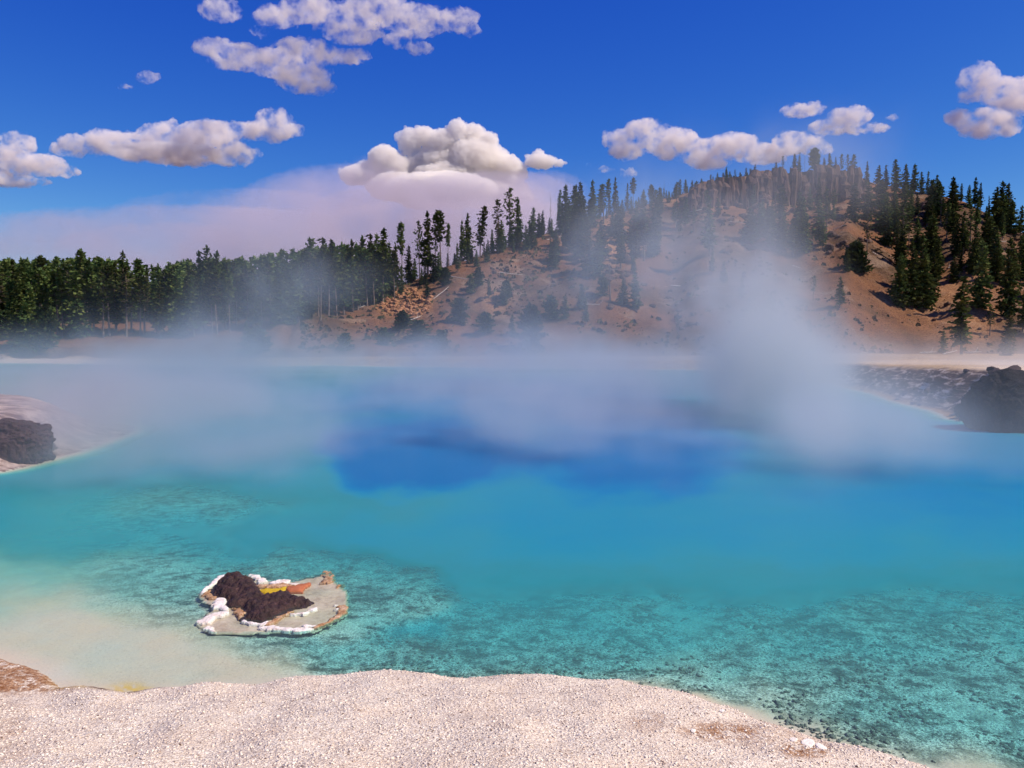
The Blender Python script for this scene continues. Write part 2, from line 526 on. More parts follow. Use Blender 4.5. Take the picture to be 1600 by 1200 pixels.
def mat_hill():
    g = N('hillside_soil'); P = g.pos()
    z = g.n('SeparateXYZ', {0: P}).outputs[2]
    nz = g.n('SeparateXYZ', {0: g.n('NewGeometry').outputs['Normal']}).outputs[2]
    n1 = g.noise(P, 0.035, 5, .6); n2 = g.noise(P, 0.25, 6, .68); n3 = g.noise(P, 1.6, 5, .75); n4 = g.noise(P, 6, 3, .7)
    col = g.ramp(n2, [(0.3, (0.060, 0.032, 0.019)), (0.5, (0.115, 0.060, 0.034)), (0.7, (0.18, 0.102, 0.062))])
    col = g.mix(g.ramp(n1, [(.42, 0), (.56, 1)]), col, g.mix(n2, (0.16, 0.066, 0.030), (0.28, 0.135, 0.066)))
    pale = g.noise(P, .09, 6, .7)
    col = g.mix(g.math('MULTIPLY', g.ramp(pale, [(.54, 0), (.64, 1)]), .8), col, (0.29, 0.195, 0.13))
    grass = g.math('MULTIPLY', g.ramp(n3, [(.48, 0), (.62, 1)]), g.ramp(n1, [(.30, 1), (.55, .25)]))
    col = g.mix(g.math('MULTIPLY', grass, .55), col, (0.14, 0.115, 0.045))
    col = g.mix(g.math('MULTIPLY', g.ramp(n3, [(.38, 1), (.47, 0)]), .75), col, (0.045, 0.030, 0.018))
    twg = g.noise(P, 3.2, 4, .8)
    col = g.mix(g.math('MULTIPLY', g.ramp(twg, [(.40, 1), (.46, 0)]), .6), col, (0.05, 0.035, 0.02))
    col = g.mix(g.math('MULTIPLY', g.ramp(n4, [(.60, 0), (.72, 1)]), .5), col, (0.48, 0.36, 0.27))
    st = g.ramp(nz, [(.45, 1), (.68, 0)])
    rock = g.ramp(g.noise(g.scaled(P, (1, 1, .25)), 1.0, 5, .7), [(.35, (0.05, 0.038, 0.034)), (.55, (0.17, 0.11, 0.09)), (.7, (0.30, 0.20, 0.155))])
    col = g.mix(st, col, rock)
    col = g.mix(g.attr('litter'), col, g.mix(n3, (0.035, 0.032, 0.016), (0.12, 0.08, 0.05)))
    col = g.mix(g.attr('rubble'), col, g.mix(g.ramp(n3, [(.4, 0), (.6, 1)]), (0.30, 0.13, 0.05), (0.55, 0.30, 0.14)))
    return g.finish(col, 0.95, g.bump(g.math('ADD', n3, g.math('MULTIPLY', n4, .35)), 0.9, 0.6), 0.05)


def blob(px, py, cx_, cy_, rx, ry, soft=.5):
    r = np.sqrt(((px - cx_) / rx) ** 2 + ((py - cy_) / ry) ** 2)
    return smooth((1 + soft - r) / (2 * soft))


for cl, nm, mt in ((0, 'lake_bed', mat_bed()), (1, 'sinter_shore', mat_sinter()), (2, 'terrace', mat_terrace()), (3, 'hill', mat_hill())):
    V_, F_, used = sub(cl)
    px, py = proj(V_[:, 0], V_[:, 1], V_[:, 2])
    sd_ = SD[used]
    n = len(V_)
    at = {}
    if cl == 0:
        dp = -V_[:, 2]
        at['speck'] = np.clip(smooth((dp - .04) / .12) * smooth((px - 120) / 300 + .25), 0, 1)
        at['algae'] = .75 * blob(px, py, 203, 1079, 30, 10, .8) * smooth(.8 + noise(px / 7, py / 3, 0, 33))
        at['dark'] = 0 * px
    if cl == 1:
        at['stain'] = np.clip(blob(px, py, 30, 1052, 85, 30, .5) * 1.1 + blob(px, py, 1120, 1142, 60, 14) * .8 + blob(px, py, 1262, 1172, 42, 12) * 1.1
                              + blob(px, py, 1190, 1150, 90, 22) * .45 + blob(px, py, 0, 1150, 60, 50) * .35 + blob(px, py, 1015, 1128, 36, 16) * .5, 0, 1) + smooth((140 - px) / 60) * smooth((1084 - py) / 8) * .6
        at['algae'] = blob(px, py, 207, 1088, 30, 7, .5)
        at['dark'] = blob(px, py, 232, 1085, 28, 4.5, .4) * .9 + blob(px, py, 190, 1093, 45, 4, .5) * .8 * (px > 150)
        at['dark'] = .95 * smooth((px - 125) / 30) * smooth((268 - px) / 20) * smooth((.30 - sd_) / .12) * smooth(.75 + noise(V_[:, 0] * 6, V_[:, 1] * 6, 0, 31))
        at['algae'] = smooth((px - 60) / 60) * smooth((215 - px) / 40) * smooth((.30 - sd_) / .15) * (1 - at['dark']) * .5
    if cl == 2:
        at['white'] = np.clip(blob(px, py, 60, 566, 160, 6) * .9 + .3 * blob(px, py, 480, 570, 130, 6) + blob(px, py, 1600, 577, 90, 9, .7) * .8 + smooth((V_[:, 0] - 20) / 3) * blob(px, py, 1480, 566, 200, 4, .5) * .5, 0, 1)
        at['stain'] = np.clip((V_[:, 1] < 85) * (px < 400) * .9, 0, 1)
    if cl == 3:
        fo = smooth((560 - px) / 90) * smooth((512 - py) / 16)
        at['litter'] = np.clip(fo + .8 * smooth((V_[:, 1] - np.interp(px, RP, RD)) / 6) * (px < 1260), 0, 1) * .9
        at['rubble'] = np.clip(blob(px, py, 632, 473, 44, 22, .4) + .5 * blob(px, py, 770, 470, 30, 20) + .8 * blob(px, py, 958, 375, 22, 35) + .7 * blob(px, py, 1100, 312, 60, 14) + .5 * blob(px, py, 1500, 480, 60, 70), 0, 1)
    o = link(mesh(nm, V_, F_, mt, smooth_=(cl != 1 or True), attrs=at), nm)
    tag(o, kind='structure')
    o['label'] = {0: 'pale gravelly bed of the hot spring seen through shallow water', 1: 'white crumbly sinter shore in the foreground',
                  2: 'flat pale terrace and eroded earth banks round the far side of the pool', 3: 'reddish brown hillside with sparse pines behind the pool'}[cl]

# water sheet: same fan, only where there is lake (and just past its edge, under the banks)
wm = (SD.reshape(nr, nc) < 0.6 + 0.02 * YY).ravel()
qw = Q[wm[Q].all(1) & (cyy < 260)]
used, inv = np.unique(qw.ravel(), return_inverse=True)
Vw = Vt[used].copy(); dpt = depth(Vw[:, 0], Vw[:, 1], np.minimum(SD[used], 0)); Vw[:, 2] = 0.0
shelf_px = [(60, 300), (165, 190), (300, 110), (560, 100), (800, 165), (1020, 150), (1290, 100), (1490, 260), (1500, 400), (1490, 480), (1330, 565), (1170, 640), (850, 645), (450, 665), (250, 655), (120, 632), (40, 560), (190, 440), (80, 325)]
ss = sdf(Vw[:, 0], Vw[:, 1], [atZ(300 + a / 6.154, 880 + b / 6.154)[:2] for a, b in shelf_px])
dpt = np.where(ss < .0, 0.015 + .05 * (.5 + .5 * noise(Vw[:, 0] * 2, Vw[:, 1] * 2, 0, 91)), dpt)
wat = link(mesh('water', Vw, inv.reshape(-1, 4), mat_water(), True, {'depth': dpt}), 'water')
tag(wat, 'turquoise hot spring water turning deep blue over its vents', kind='structure')


# ------------------------------------------------------------------ materials for plants and rock
def mat_needles(name, a, b, c):
    g = N(name); P = g.n('TexCoord').outputs['Object']
    rnd = g.n('ObjectInfo').outputs['Random']
    n1 = g.noise(P, 0.55, 3, .6); n2 = g.noise(P, 3.5, 2, .6)
    col = g.mix(g.ramp(n2, [(.35, 0), (.65, 1)]), a, b)
    col = g.mix(g.math('MULTIPLY', g.ramp(n1, [(.45, 0), (.65, 1)]), .7), col, c)
    hsv = g.n('HueSaturation', {'Hue': g.math('ADD', .478, g.math('MULTIPLY', rnd, .036)), 'Saturation': 0.95,
                                'Value': g.math('ADD', .55, g.math('MULTIPLY', rnd, .95)), 'Color': col}).outputs[0]
    b1 = g.n('BsdfDiffuse', {'Color': hsv}).outputs[0]
    b2 = g.n('BsdfTranslucent', {'Color': hsv}).outputs[0]
    m = g.n('MixShader', {0: .22, 1: b1, 2: b2}).outputs[0]
    g.t.links.new(m, g.out.inputs[0])
    return g.m


def mat_bark(name, a, b):
    g = N(name); P = g.n('TexCoord').outputs['Object']
    n = g.noise(g.scaled(P, (4, 4, .8)), 1.5, 4, .7)
    return g.finish(g.ramp(n, [(.35, a), (.65, b)]), .95, g.bump(n, .8, .04), .05)


NEED = mat_needles('pine_needles', (0.032, 0.060, 0.018), (0.088, 0.125, 0.032), (0.160, 0.165, 0.040))
NEEDY = mat_needles('young_pine_needles', (0.026, 0.050, 0.020), (0.055, 0.085, 0.028), (0.080, 0.10, 0.03))
NEEDB = mat_needles('browned_needles', (0.05, 0.036, 0.020), (0.075, 0.055, 0.026), (0.045, 0.05, 0.022))
BARK = mat_bark('pine_bark', (0.10, 0.075, 0.055), (0.26, 0.20, 0.155))
PALEB = mat_bark('bleached_wood', (0.30, 0.26, 0.22), (0.60, 0.54, 0.47))
GREYB = mat_bark('grey_dead_wood', (0.08, 0.068, 0.058), (0.20, 0.17, 0.145))


def tube(V, Fc, pts, rad, k=5):
    """tapered tube through pts"""
    base = len(V)
    pts = [np.array(p, float) for p in pts]
    for i, p in enumerate(pts):
        t = pts[min(i + 1, len(pts) - 1)] - pts[max(i - 1, 0)]
        t = t / (np.linalg.norm(t) + 1e-9)
        a = np.cross(t, [0.3, 0.9, 0.1]); a /= np.linalg.norm(a) + 1e-9
        b = np.cross(t, a)
        for j in range(k):
            an = 2 * math.pi * j / k
            V.append(p + rad[i] * (math.cos(an) * a + math.sin(an) * b))
    for i in range(len(pts) - 1):
        for j in range(k):
            a0 = base + i * k + j; a1 = base + i * k + (j + 1) % k
            Fc.append((a0, a1, a1 + k, a0 + k))
    V.append(pts[-1]); tip = len(V) - 1
    for j in range(k):
        Fc.append((base + (len(pts) - 1) * k + j, base + (len(pts) - 1) * k + (j + 1) % k, tip))


def tuft(V, Fc, c, d, L, W, r):
    """one clump of needles: crossed ragged quads along d"""
    d = d / (np.linalg.norm(d) + 1e-9)
    for q in range(2):
        n = r.normal(0, 1, 3); s = np.cross(d, n); s /= np.linalg.norm(s) + 1e-9
        i = len(V)
        V += [c - d * L * .5 + s * W * .15, c - d * L * .1 + s * W * .55, c + d * L * .62, c + d * L * .05 - s * W * .5]
        Fc.append((i, i + 1, i + 2, i + 3))


def make_tree(kind, seed):
    """a tree 10 m tall: returns (trunk mesh, crown mesh or None)"""
    r = np.random.default_rng(seed)
    H = 10.0
    V, Fc = [], []; T, TF = [], []
    lean = r.normal(0, .12, 2)
    if kind == 'lean': lean = np.array([-1.2, .3])
    def ax(z):
        t = z / H
        return np.array([lean[0] * t * t + .07 * math.sin(3 * t + seed), lean[1] * t * t + .07 * math.cos(4 * t + seed), z])
    dens, z0, R, droop, sz = {'cone': (1.0, .05, 1.75, -.25, .52), 'tall': (.95, .16, 1.15, -.20, .46), 'pole': (.62, .50, 1.05, .05, .44),
                              'sparse': (.36, .38, 1.25, .0, .40), 'round': (1.0, .22, 2.4, .25, .62), 'lean': (.5, .25, 1.3, 0, .45),
                              'bush': (1.5, .02, 3.6, .35, .85), 'spire': (.9, .03, 1.0, -.3, .40), 'dead': (.0, .15, 1.1, .1, .3)}[kind]
    tr = .13 if kind not in ('bush', 'round') else .17
    if kind in ('pole', 'dead'): tr = .11
    zs = np.linspace(-.4, H * .985, 9)
    tube(T, TF, [ax(z) for z in zs], [tr * (1 - .88 * max(z, 0) / H) * (1.35 if z < .2 else 1) for z in zs], 6)
    nwh = {'bush': 17, 'dead': 26, 'sparse': 30, 'pole': 26}.get(kind, 36)
    side = r.uniform(0, 6.28)
    for i in range(nwh):
        t = z0 + (1 - z0) * ((i + r.uniform(-.35, .35)) / nwh)
        t = min(max(t, z0), .985)
        z = t * H
        q = (t - z0) / (1 - z0)
        if kind in ('cone', 'spire', 'tall'):
            rad = R * (1 - q) ** .85 * (.55 + .45 * min(1, q * 6)) + .12
        elif kind == 'bush':
            rad = R * math.sqrt(max(0, 1 - q ** 2.2)) * .9 + .2
        elif kind == 'round':
            rad = R * math.sin(math.pi * min(.98, .12 + .86 * q)) ** .7 + .15
        else:
            rad = R * (math.sin(math.pi * min(.97, .15 + .8 * q)) ** .8) * (.6 + .4 * r.random()) + .12
        rad *= .78 + .44 * r.random()
        nb = {'bush': 9, 'round': 7, 'dead': 3, 'sparse': 4}.get(kind, 6)
        for b in range(nb):
            an = r.uniform(0, 6.28)
            L = rad * r.uniform(.55, 1.12) * (1 + .18 * math.cos(an - side))
            if kind in ('pole', 'sparse', 'tall', 'lean') and r.random() < .22: L *= .45
            el = droop + r.normal(0, .16) + (.45 * q if kind != 'bush' else .6 * q)
            d = np.array([math.cos(an) * math.cos(el), math.sin(an) * math.cos(el), math.sin(el)])
            p0 = ax(z)
            # limb
            if kind in ('dead', 'sparse', 'lean', 'pole') or b % 3 == 0:
                tube(T, TF, [p0, p0 + d * L * .55 + [0, 0, .03], p0 + d * L * .95], [.028 + .018 * (1 - q), .02, .008], 3)
            if dens == 0: continue
            nt_ = max(1, int(L / sz * 1.9 * dens + r.random()))
            for k in range(nt_):
                f = (k + .6 + r.uniform(-.3, .3)) / nt_
                if kind in ('pole', 'sparse') and f < .35: continue
                c = p0 + d * L * f + r.normal(0, .09 + .06 * L * .3, 3) + np.array([0, 0, -.10 * f * f * L])
                s = sz * r.uniform(.7, 1.25) * (1 - .35 * q if kind in ('cone', 'spire', 'tall') else 1)
                dd = d + r.normal(0, .45, 3)
                tuft(V, Fc, c, dd, s * 1.25, s * .8, r)
    if dens > 0:
        for k in range(8):
            tuft(V, Fc, ax(H * (.93 + .01 * k)), np.array([0, 0, 1.0]) + r.normal(0, .3, 3), .5, .25, r)
    if kind not in ('bush', 'round', 'dead', 'cone', 'spire'):    # dead stubs under the crown
        for k in range(9):
            z = r.uniform(.12, max(z0, .2)) * H; an = r.uniform(0, 6.28); L = r.uniform(.25, .8)
            tube(T, TF, [ax(z), ax(z) + [math.cos(an) * L, math.sin(an) * L, r.uniform(-.15, .2)]], [.022, .008], 3)
    trunk = mesh(kind + '_trunk', T, TF, GREYB if kind == 'dead' else BARK, True)
    crown = mesh(kind + '_crown', V, np.array(Fc), NEED) if V else None
    return trunk, crown


PROTO = {}
for k, n_ in (('cone', 4), ('tall', 4), ('pole', 3), ('sparse', 3), ('round', 2), ('lean', 1), ('bush', 3), ('spire', 2), ('dead', 3)):
    PROTO[k] = [make_tree(k, 100 + 13 * i + len(k)) for i in range(n_)]
for tk, ck in PROTO['bush']:
    ck.materials[0] = NEEDY
YOUNG = []
for tk, ck in PROTO['spire'] + PROTO['cone'][:2]:
    c2 = ck.copy(); c2.materials[0] = NEEDY; YOUNG.append((tk, c2))
BROWN = []
for tk, ck in PROTO['tall'][:2] + PROTO['sparse'][:1]:
    c2 = ck.copy(); c2.materials[0] = NEEDB; BROWN.append((tk, c2))
PROTO['young'] = YOUNG; PROTO['brown'] = BROWN
n_trees = [0]


def place_tree(x, y, z, h, kind, label, group=None, name=None, wide=1.0, cat=None, rot=None):
    tk, ck = PROTO[kind][n_trees[0] % len(PROTO[kind])]
    n_trees[0] += 1
    nm = name or {'bush': 'pine_shrub', 'dead': 'dead_tree', 'young': 'young_pine'}.get(kind, 'pine_tree')
    root = bpy.data.objects.new(nm, None); COL.objects.link(root)
    root.empty_display_size = .5
    root.location = (x, y, z - .15)
    root.rotation_euler = (0, 0, random.uniform(0, 6.28) if rot is None else rot)
    s = h / 10.0
    if kind == 'bush': wide = wide * 2.3
    root.scale = (s * wide, s * wide, s)
    tag(root, label, cat or {'bush': 'shrub', 'dead': 'dead tree'}.get(kind, 'tree'), group)
    link(tk, 'trunk', root)
    if ck: link(ck, 'crown', root)
    return root


def solve(px, py):
    """the spot on the relief seen at this pixel of the photograph"""
    Yg = np.arange(150, float(np.interp(px, RP, RD)) + 26, .6)
    x = (px - 800) / F * Yg * (ca + .0)
    x = x * 1.0
    z, _ = relief(x, Yg)
    qx, qy = proj(x, Yg, z)
    ok = np.nonzero(qy <= py)[0]
    i = ok[0] if len(ok) else int(np.argmin(qy[Yg < np.interp(px, RP, RD) + 12]))
    return x[i], Yg[i], z[i]


def tree_px(px, base, top, kind, label, group=None, wide=1.0, **k):
    x, y, z = solve(px, base)
    h = (base - top) * y / F * 1.0
    # if the ground there shows at another height, make the top land right
    zt_ = atY(px, top, y)[2]
    h = max(zt_ - z, 1.0)
    return place_tree(x, y, z, h, kind, label, group, wide=wide, **k)


# ------------------------------------------------------------------ pines one can tell apart
T_ = [
 # middle of the picture, standing up against the smoke
 (629, 412, 347, 'pole', 'bare-stemmed lodgepole pine at the right end of the left forest, standing clear of it', .8),
 (640, 426, 383, 'cone', 'small pointed conifer between the left forest edge and the tall skyline group', 1),
 (656, 420, 345, 'sparse', 'thin sparse pine leftmost of the tall group on the low ridge', .8),
 (670, 424, 330, 'tall', 'tallest dense dark pine of the group on the low ridge left of centre', 1.3),
 (681, 416, 334, 'sparse', 'thin pine squeezed between two dense pines on the low ridge', .8),
 (689, 410, 329, 'pole', 'tall dark pine with a bare lower stem on the low ridge', 1.25),
 (701, 396, 349, 'pole', 'slim pine right of the tall group with a ball-like tuft on its stem', .8),
 (722, 398, 344, 'tall', 'narrow pine leaning against the wider pine at its right on the low ridge', 1),
 (731, 402, 333, 'cone', 'wide leafy pine midway along the low ridge in front of the smoke', 1.05),
 (750, 384, 323, 'lean', 'leaning feathery pine with gaps in its crown on the low ridge', 1.1),
 (778, 388, 311, 'sparse', 'umbrella-topped spindly pine veiled by steam in front of the smoke', 1.1),
 (796, 372, 294, 'sparse', 'tallest spindly pine veiled by steam just left of centre', 1.15),
 (810, 364, 308, 'tall', 'pale steam-veiled pine right beside the tallest spindly one', 1.2),
 (833, 356, 324, 'cone', 'short broad pine in steam right of the spindly pines', 1.3),
 (848, 352, 328, 'young', 'small young pine in steam on the middle of the ridge', 1),
 (860, 350, 303, 'dead', 'bare needle-thin snag rising from the ridge right of centre', .5),
 (871, 345, 296, 'lean', 'bent thin treetop leaning left above a broad conical pine', .6),
 (877, 352, 316, 'cone', 'broad conical pine under the bent thin treetop', 1.5),
 (896, 344, 290, 'tall', 'dark slender pine leftmost of the row on the middle ridge', .9),
 (906, 340, 284, 'pole', 'thin tufted pine second in the row on the middle ridge', .8),
 (924, 340, 281, 'tall', 'tall full pine third in the row on the middle ridge', 1.25),
 (938, 338, 288, 'tall', 'steam-greyed pine fourth in the row on the middle ridge', 1.1),
 (949, 336, 279, 'pole', 'straight bare-stemmed pine fifth in the row on the middle ridge', .9),
 (960, 332, 277, 'tall', 'dark straight pine sixth in the row on the middle ridge', 1.05),
 (979, 326, 286, 'spire', 'dark short pine beside the last tall pine of the row', 1.2),
 (988, 322, 277, 'pole', 'tufted pine ending the row on the middle ridge', 1.15),
 (1016, 312, 289, 'round', 'small rounded pine alone on the slope line right of the row', .8),
 (1035, 308, 280, 'dead', 'tiny bare snag on the rising ridge line', .4),
 (1118, 290, 269, 'cone', 'small bushy pine left of the pointed pine on the rising crest', 1.1),
 (1131, 288, 261, 'tall', 'pointed pine standing out of the small trees on the rising crest', 1.3),
 # summit
 (1207, 276, 246, 'dead', 'pale ghostly bare tree at the left end of the summit', .8),
 (1218, 276, 243, 'sparse', 'faint feathery tree second from the left on the summit', .8),
 (1236, 277, 240, 'tall', 'dark full pine at the left of the summit grove', 1.6),
 (1244, 276, 238, 'tall', 'slim pine right of the first full pine on the summit', 1),
 (1252, 275, 226, 'dead', 'highest bare snag poking above the summit grove', .35),
 (1268, 277, 232, 'round', 'big round-topped pine crowning the hill summit', .95),
 (1281, 277, 246, 'cone', 'short pine tucked right of the round-topped summit pine', 1.2),
 (1290, 279, 239, 'cone', 'broad dark pine right of the round-topped summit pine', 1.3),
 (1300, 280, 245, 'tall', 'middling pine in the right half of the summit grove', 1),
 (1309, 282, 240, 'sparse', 'twiggy pine in the right half of the summit grove', 1.1),
 (1318, 284, 241, 'sparse', 'thin twiggy pine near the right end of the summit grove', .9),
 (1327, 300, 241, 'sparse', 'half-dead pine with stray branches at the right end of the summit', 1.3),
 (1328, 346, 285, 'cone', 'wide dark pine on the rim below the right end of the summit', 1.7),
 (1348, 295, 252, 'tall', 'lone dark pine in the gap right of the summit grove', 1.1),
 (1368, 303, 258, 'cone', 'leftmost dark pine of the shoulder grove right of the summit', 1.4),
 (1377, 303, 258, 'tall', 'second dark pine of the shoulder grove right of the summit', 1.3),
 (1392, 306, 249, 'tall', 'tallest pine of the shoulder grove right of the summit', 1.7),
 (1409, 308, 256, 'cone', 'wide pine in the middle of the shoulder grove', 1.25),
 (1421, 306, 256, 'tall', 'upright pine right of the middle of the shoulder grove', 1.6),
 (1433, 303, 268, 'cone', 'squat pine near the right end of the shoulder grove', 1.2),
 (1443, 303, 267, 'spire', 'thin spire at the right end of the shoulder grove', 1.4),
 (1461, 336, 283, 'cone', 'triangular pine left of the pair on the right shoulder', 1.4),
 (1483, 322, 276, 'tall', 'large dark pine on the right shoulder skyline', 1.9),
 (1495, 318, 286, 'tall', 'smaller pine beside the large dark one on the right shoulder', 1.3),
 (1508, 325, 288, 'cone', 'bushy pine left of the tall double-topped one on the right shoulder', 1.2),
 (1516, 325, 277, 'tall', 'tall ragged pine on the right shoulder skyline', 1.6),
 (1525, 325, 285, 'tall', 'slimmer pine right of the tall ragged one', 1.2),
 (1538, 336, 305, 'spire', 'thin pointed tree left of the isolated spire', 1),
 (1548, 346, 302, 'spire', 'isolated dark spire before the two pines at the right frame edge', 1.9),
 (1573, 366, 312, 'cone', 'dark pine on the skyline near the right frame edge', 1.6),
 (1589, 368, 321, 'tall', 'last skyline pine before the right frame edge', 1.7),
 # on the right slope
 (1380, 362, 300, 'cone', 'broad dark pine on the slope under the shoulder grove', 1.3),
 (1392, 352, 296, 'tall', 'dark pine touching the broad one under the shoulder grove', 1.5),
 (1402, 480, 400, 'cone', 'left pine of the big dark clump low on the right slope', 1.25),
 (1421, 478, 378, 'cone', 'tall middle pine of the big dark clump low on the right slope', 1.15),
 (1438, 482, 366, 'cone', 'tallest pine of the big dark clump low on the right slope', 1.1),
 (1456, 474, 392, 'cone', 'right pine of the big dark clump low on the right slope', 1.2),
 (1430, 392, 338, 'cone', 'pine on the upper slope straight above the big dark clump', 1.4),
 (1450, 378, 312, 'tall', 'pine high on the slope below the triangular skyline pine', 1.5),
 (1474, 552, 516, 'cone', 'small windswept pine at the hill foot left of the tall one', 1.5),
 (1504, 554, 431, 'tall', 'tall layered pine standing at the foot of the right slope', 1.5),
 (1530, 484, 376, 'cone', 'massive dark pine on the slope above the tall foot pine', 1.2),
 (1518, 430, 352, 'cone', 'pine on the slope left above the massive dark one', 1.2),
 (1547, 526, 478, 'sparse', 'thin straggly pine low on the slope between two big ones', 1.5),
 (1576, 556, 484, 'cone', 'wide pine at the hill foot near the right frame edge', 1.35),
 (1574, 496, 372, 'cone', 'tall dark pine on the slope near the right frame edge', 1.0),
 (1596, 436, 372, 'cone', 'pine half cut by the right frame edge high on the slope', 1.3),
 (1598, 520, 452, 'tall', 'pine half cut by the right frame edge low on the slope', 1.4),
 (1491, 400, 340, 'cone', 'pine midway up the slope under the large skyline pine', 1.2),
 (1500, 398, 330, 'tall', 'slender pine midway up the slope under the tall ragged pine', 1.5),
 (1553, 420, 352, 'cone', 'pine on the slope below the isolated spire', 1.3),
 (1337, 426, 378, 'bush', 'wide dark bushy pine alone on the pale slope', .62),
 (1322, 424, 388, 'cone', 'small pine at the left side of the wide bushy one', 1.3),
 (1311, 482, 432, 'tall', 'steam-veiled pine alone on the lower pale slope', 1.8),
 (1270, 470, 430, 'sparse', 'faint small pine left of the lone veiled one', 1.5),
 (1352, 396, 330, 'sparse', 'thin half-bare pine on the pale slope', 1.0),
 # cliff and middle slope
 (1106, 400, 307, 'tall', 'tall pine in front of the left end of the cliff', 1.3),
 (1119, 336, 308, 'cone', 'small dark pine at the foot of the left cliff columns', 1.4),
 (1060, 366, 325, 'tall', 'steam-veiled pine left of the cliff', 1.3),
 (1185, 372, 318, 'cone', 'dark pine under the middle of the cliff', 1.5),
 (1200, 386, 322, 'tall', 'pine below the cliff right of the dark middle one', 1.6),
 (1218, 392, 330, 'cone', 'broad pine in the scree below the cliff', 1.5),
 (1238, 400, 328, 'tall', 'pine in the dark clump below the cliff', 1.7),
 (1256, 396, 334, 'cone', 'second broad pine in the clump below the cliff', 1.4),
 (1278, 384, 312, 'tall', 'narrow dark pine at the right end of the clump below the cliff', 1.9),
 (1208, 342, 300, 'sparse', 'thin tree against the cliff face', 1.3),
 (920, 424, 352, 'cone', 'dark pine in the upper part of the mid-slope stand', 1.4),
 (907, 402, 340, 'cone', 'pine at the left of the mid-slope stand', 1.5),
 (934, 432, 358, 'cone', 'pine at the right of the mid-slope stand', 1.4),
 (893, 392, 346, 'cone', 'steam-greyed pine left of the mid-slope stand', 1.5),
 (941, 463, 430, 'bush', 'low dark bushy pine below the mid-slope stand', .5),
 (953, 470, 396, 'dead', 'bare branchy dead tree beside the bushy pine', 1.6),
 (969, 420, 356, 'tall', 'narrow pine beside the orange patch of the middle slope', 1.3),
 (989, 412, 345, 'brown', 'brownish thinning pine on the middle slope', 1.7),
 (1004, 408, 342, 'brown', 'wide rusty thinning pine on the middle slope', 1.9),
 (992, 482, 424, 'cone', 'dark pine low in the middle slope at the edge of the steam', 1.4),
 (977, 452, 412, 'dead', 'small bare tree with forked twigs on the middle slope', 1.6),
 (908, 482, 445, 'cone', 'short wide pine low on the middle slope', 1.7),
 (832, 552, 478, 'bush', 'big bushy pine at the hill foot deep in the steam', .42),
 (860, 500, 462, 'bush', 'faint bush in the steam right of centre', .6),
 (866, 420, 372, 'cone', 'pine in steam above the sandy middle slope', 1.6),
 (790, 468, 438, 'bush', 'round bush on the sandy slope at centre', .5),
 # left part of the slope
 (667, 468, 428, 'tall', 'dark narrow pine standing on the orange rubble bank', 1.5),
 (695, 446, 418, 'bush', 'low dark bush on top of the sandy bank', .55),
 (735, 460, 428, 'cone', 'crooked small pine on the sandy bank', 1.9),
 (748, 448, 418, 'bush', 'small dark bush right of the crooked pine', .5),
 (717, 502, 466, 'bush', 'round bush on the bank right of the rubble', .6),
 (627, 516, 486, 'bush', 'low green bush below the orange rubble', .75),
 (690, 546, 516, 'bush', 'round dark bush at the foot of the bank', .75),
 (652, 532, 500, 'bush', 'steam-veiled bush at the foot of the rubble', .8),
 (760, 520, 488, 'bush', 'bush right of the foot of the bank, half lost in steam', .7),
 (598, 540, 512, 'bush', 'faint bush at the left foot of the bank', .7),
 (540, 548, 520, 'bush', 'faint bush near the far shore left of the bank', .7),
 (400, 556, 512, 'bush', 'dark bush at the far shore in front of the forest', .75),
 (385, 540, 500, 'cone', 'small dark pine behind the far shore bush', 1.6),
 # left forest front
 (48, 552, 446, 'cone', 'big dark full pine at the left front of the forest, close to the shore', 1.5),
 (28, 548, 470, 'cone', 'dark pine left of the big full one near the left frame edge', 1.6),
 (72, 546, 480, 'bush', 'dark green bushy pine right of the big full one', .5),
 (12, 530, 486, 'bush', 'green bush at the left frame edge under the forest', .6),
 (128, 500, 389, 'pole', 'tall bare-stemmed pine topping the left forest', 1.1),
 (194, 498, 391, 'spire', 'sharp pointed spire rising from the left forest', 1.2),
 (326, 500, 384, 'spire', 'highest pointed tree of the left forest', 1.5),
 (341, 500, 392, 'tall', 'dark pine right of the highest pointed tree', 1.3),
 (315, 500, 392, 'tall', 'pine left of the highest pointed tree', 1.2),
 (600, 470, 357, 'tall', 'tall dark pine near the right end of the left forest', 1.4),
 (590, 474, 366, 'cone', 'full pine second from the right end of the left forest', 1.1),
 (568, 478, 369, 'tall', 'tall pine left of the full one near the forest end', 1.3),
 (581, 476, 366, 'tall', 'dark slim pine near the right end of the left forest', 1.3),
 (610, 462, 378, 'cone', 'last full pine of the left forest before the sandy bank', 1.1),
 (552, 482, 375, 'tall', 'pine at the start of the taller right part of the forest', 1.3),
 (486, 490, 372, 'sparse', 'ghostly thin pine above the forest in the steam', 1.4),
 (507, 488, 372, 'tall', 'steam-paled tall pine in the right half of the left forest', 1.5),
 (518, 486, 375, 'tall', 'second steam-paled tall pine in the right half of the left forest', 1.4),
]
for (px, b, t, k, lab, wd) in T_:
    tree_px(px, b, t, k, lab, 'pines standing on the hill and round the pool' if k not in ('bush', 'dead') else ('bushes on the banks' if k == 'bush' else 'dead trees on the hill'), wide=wd)

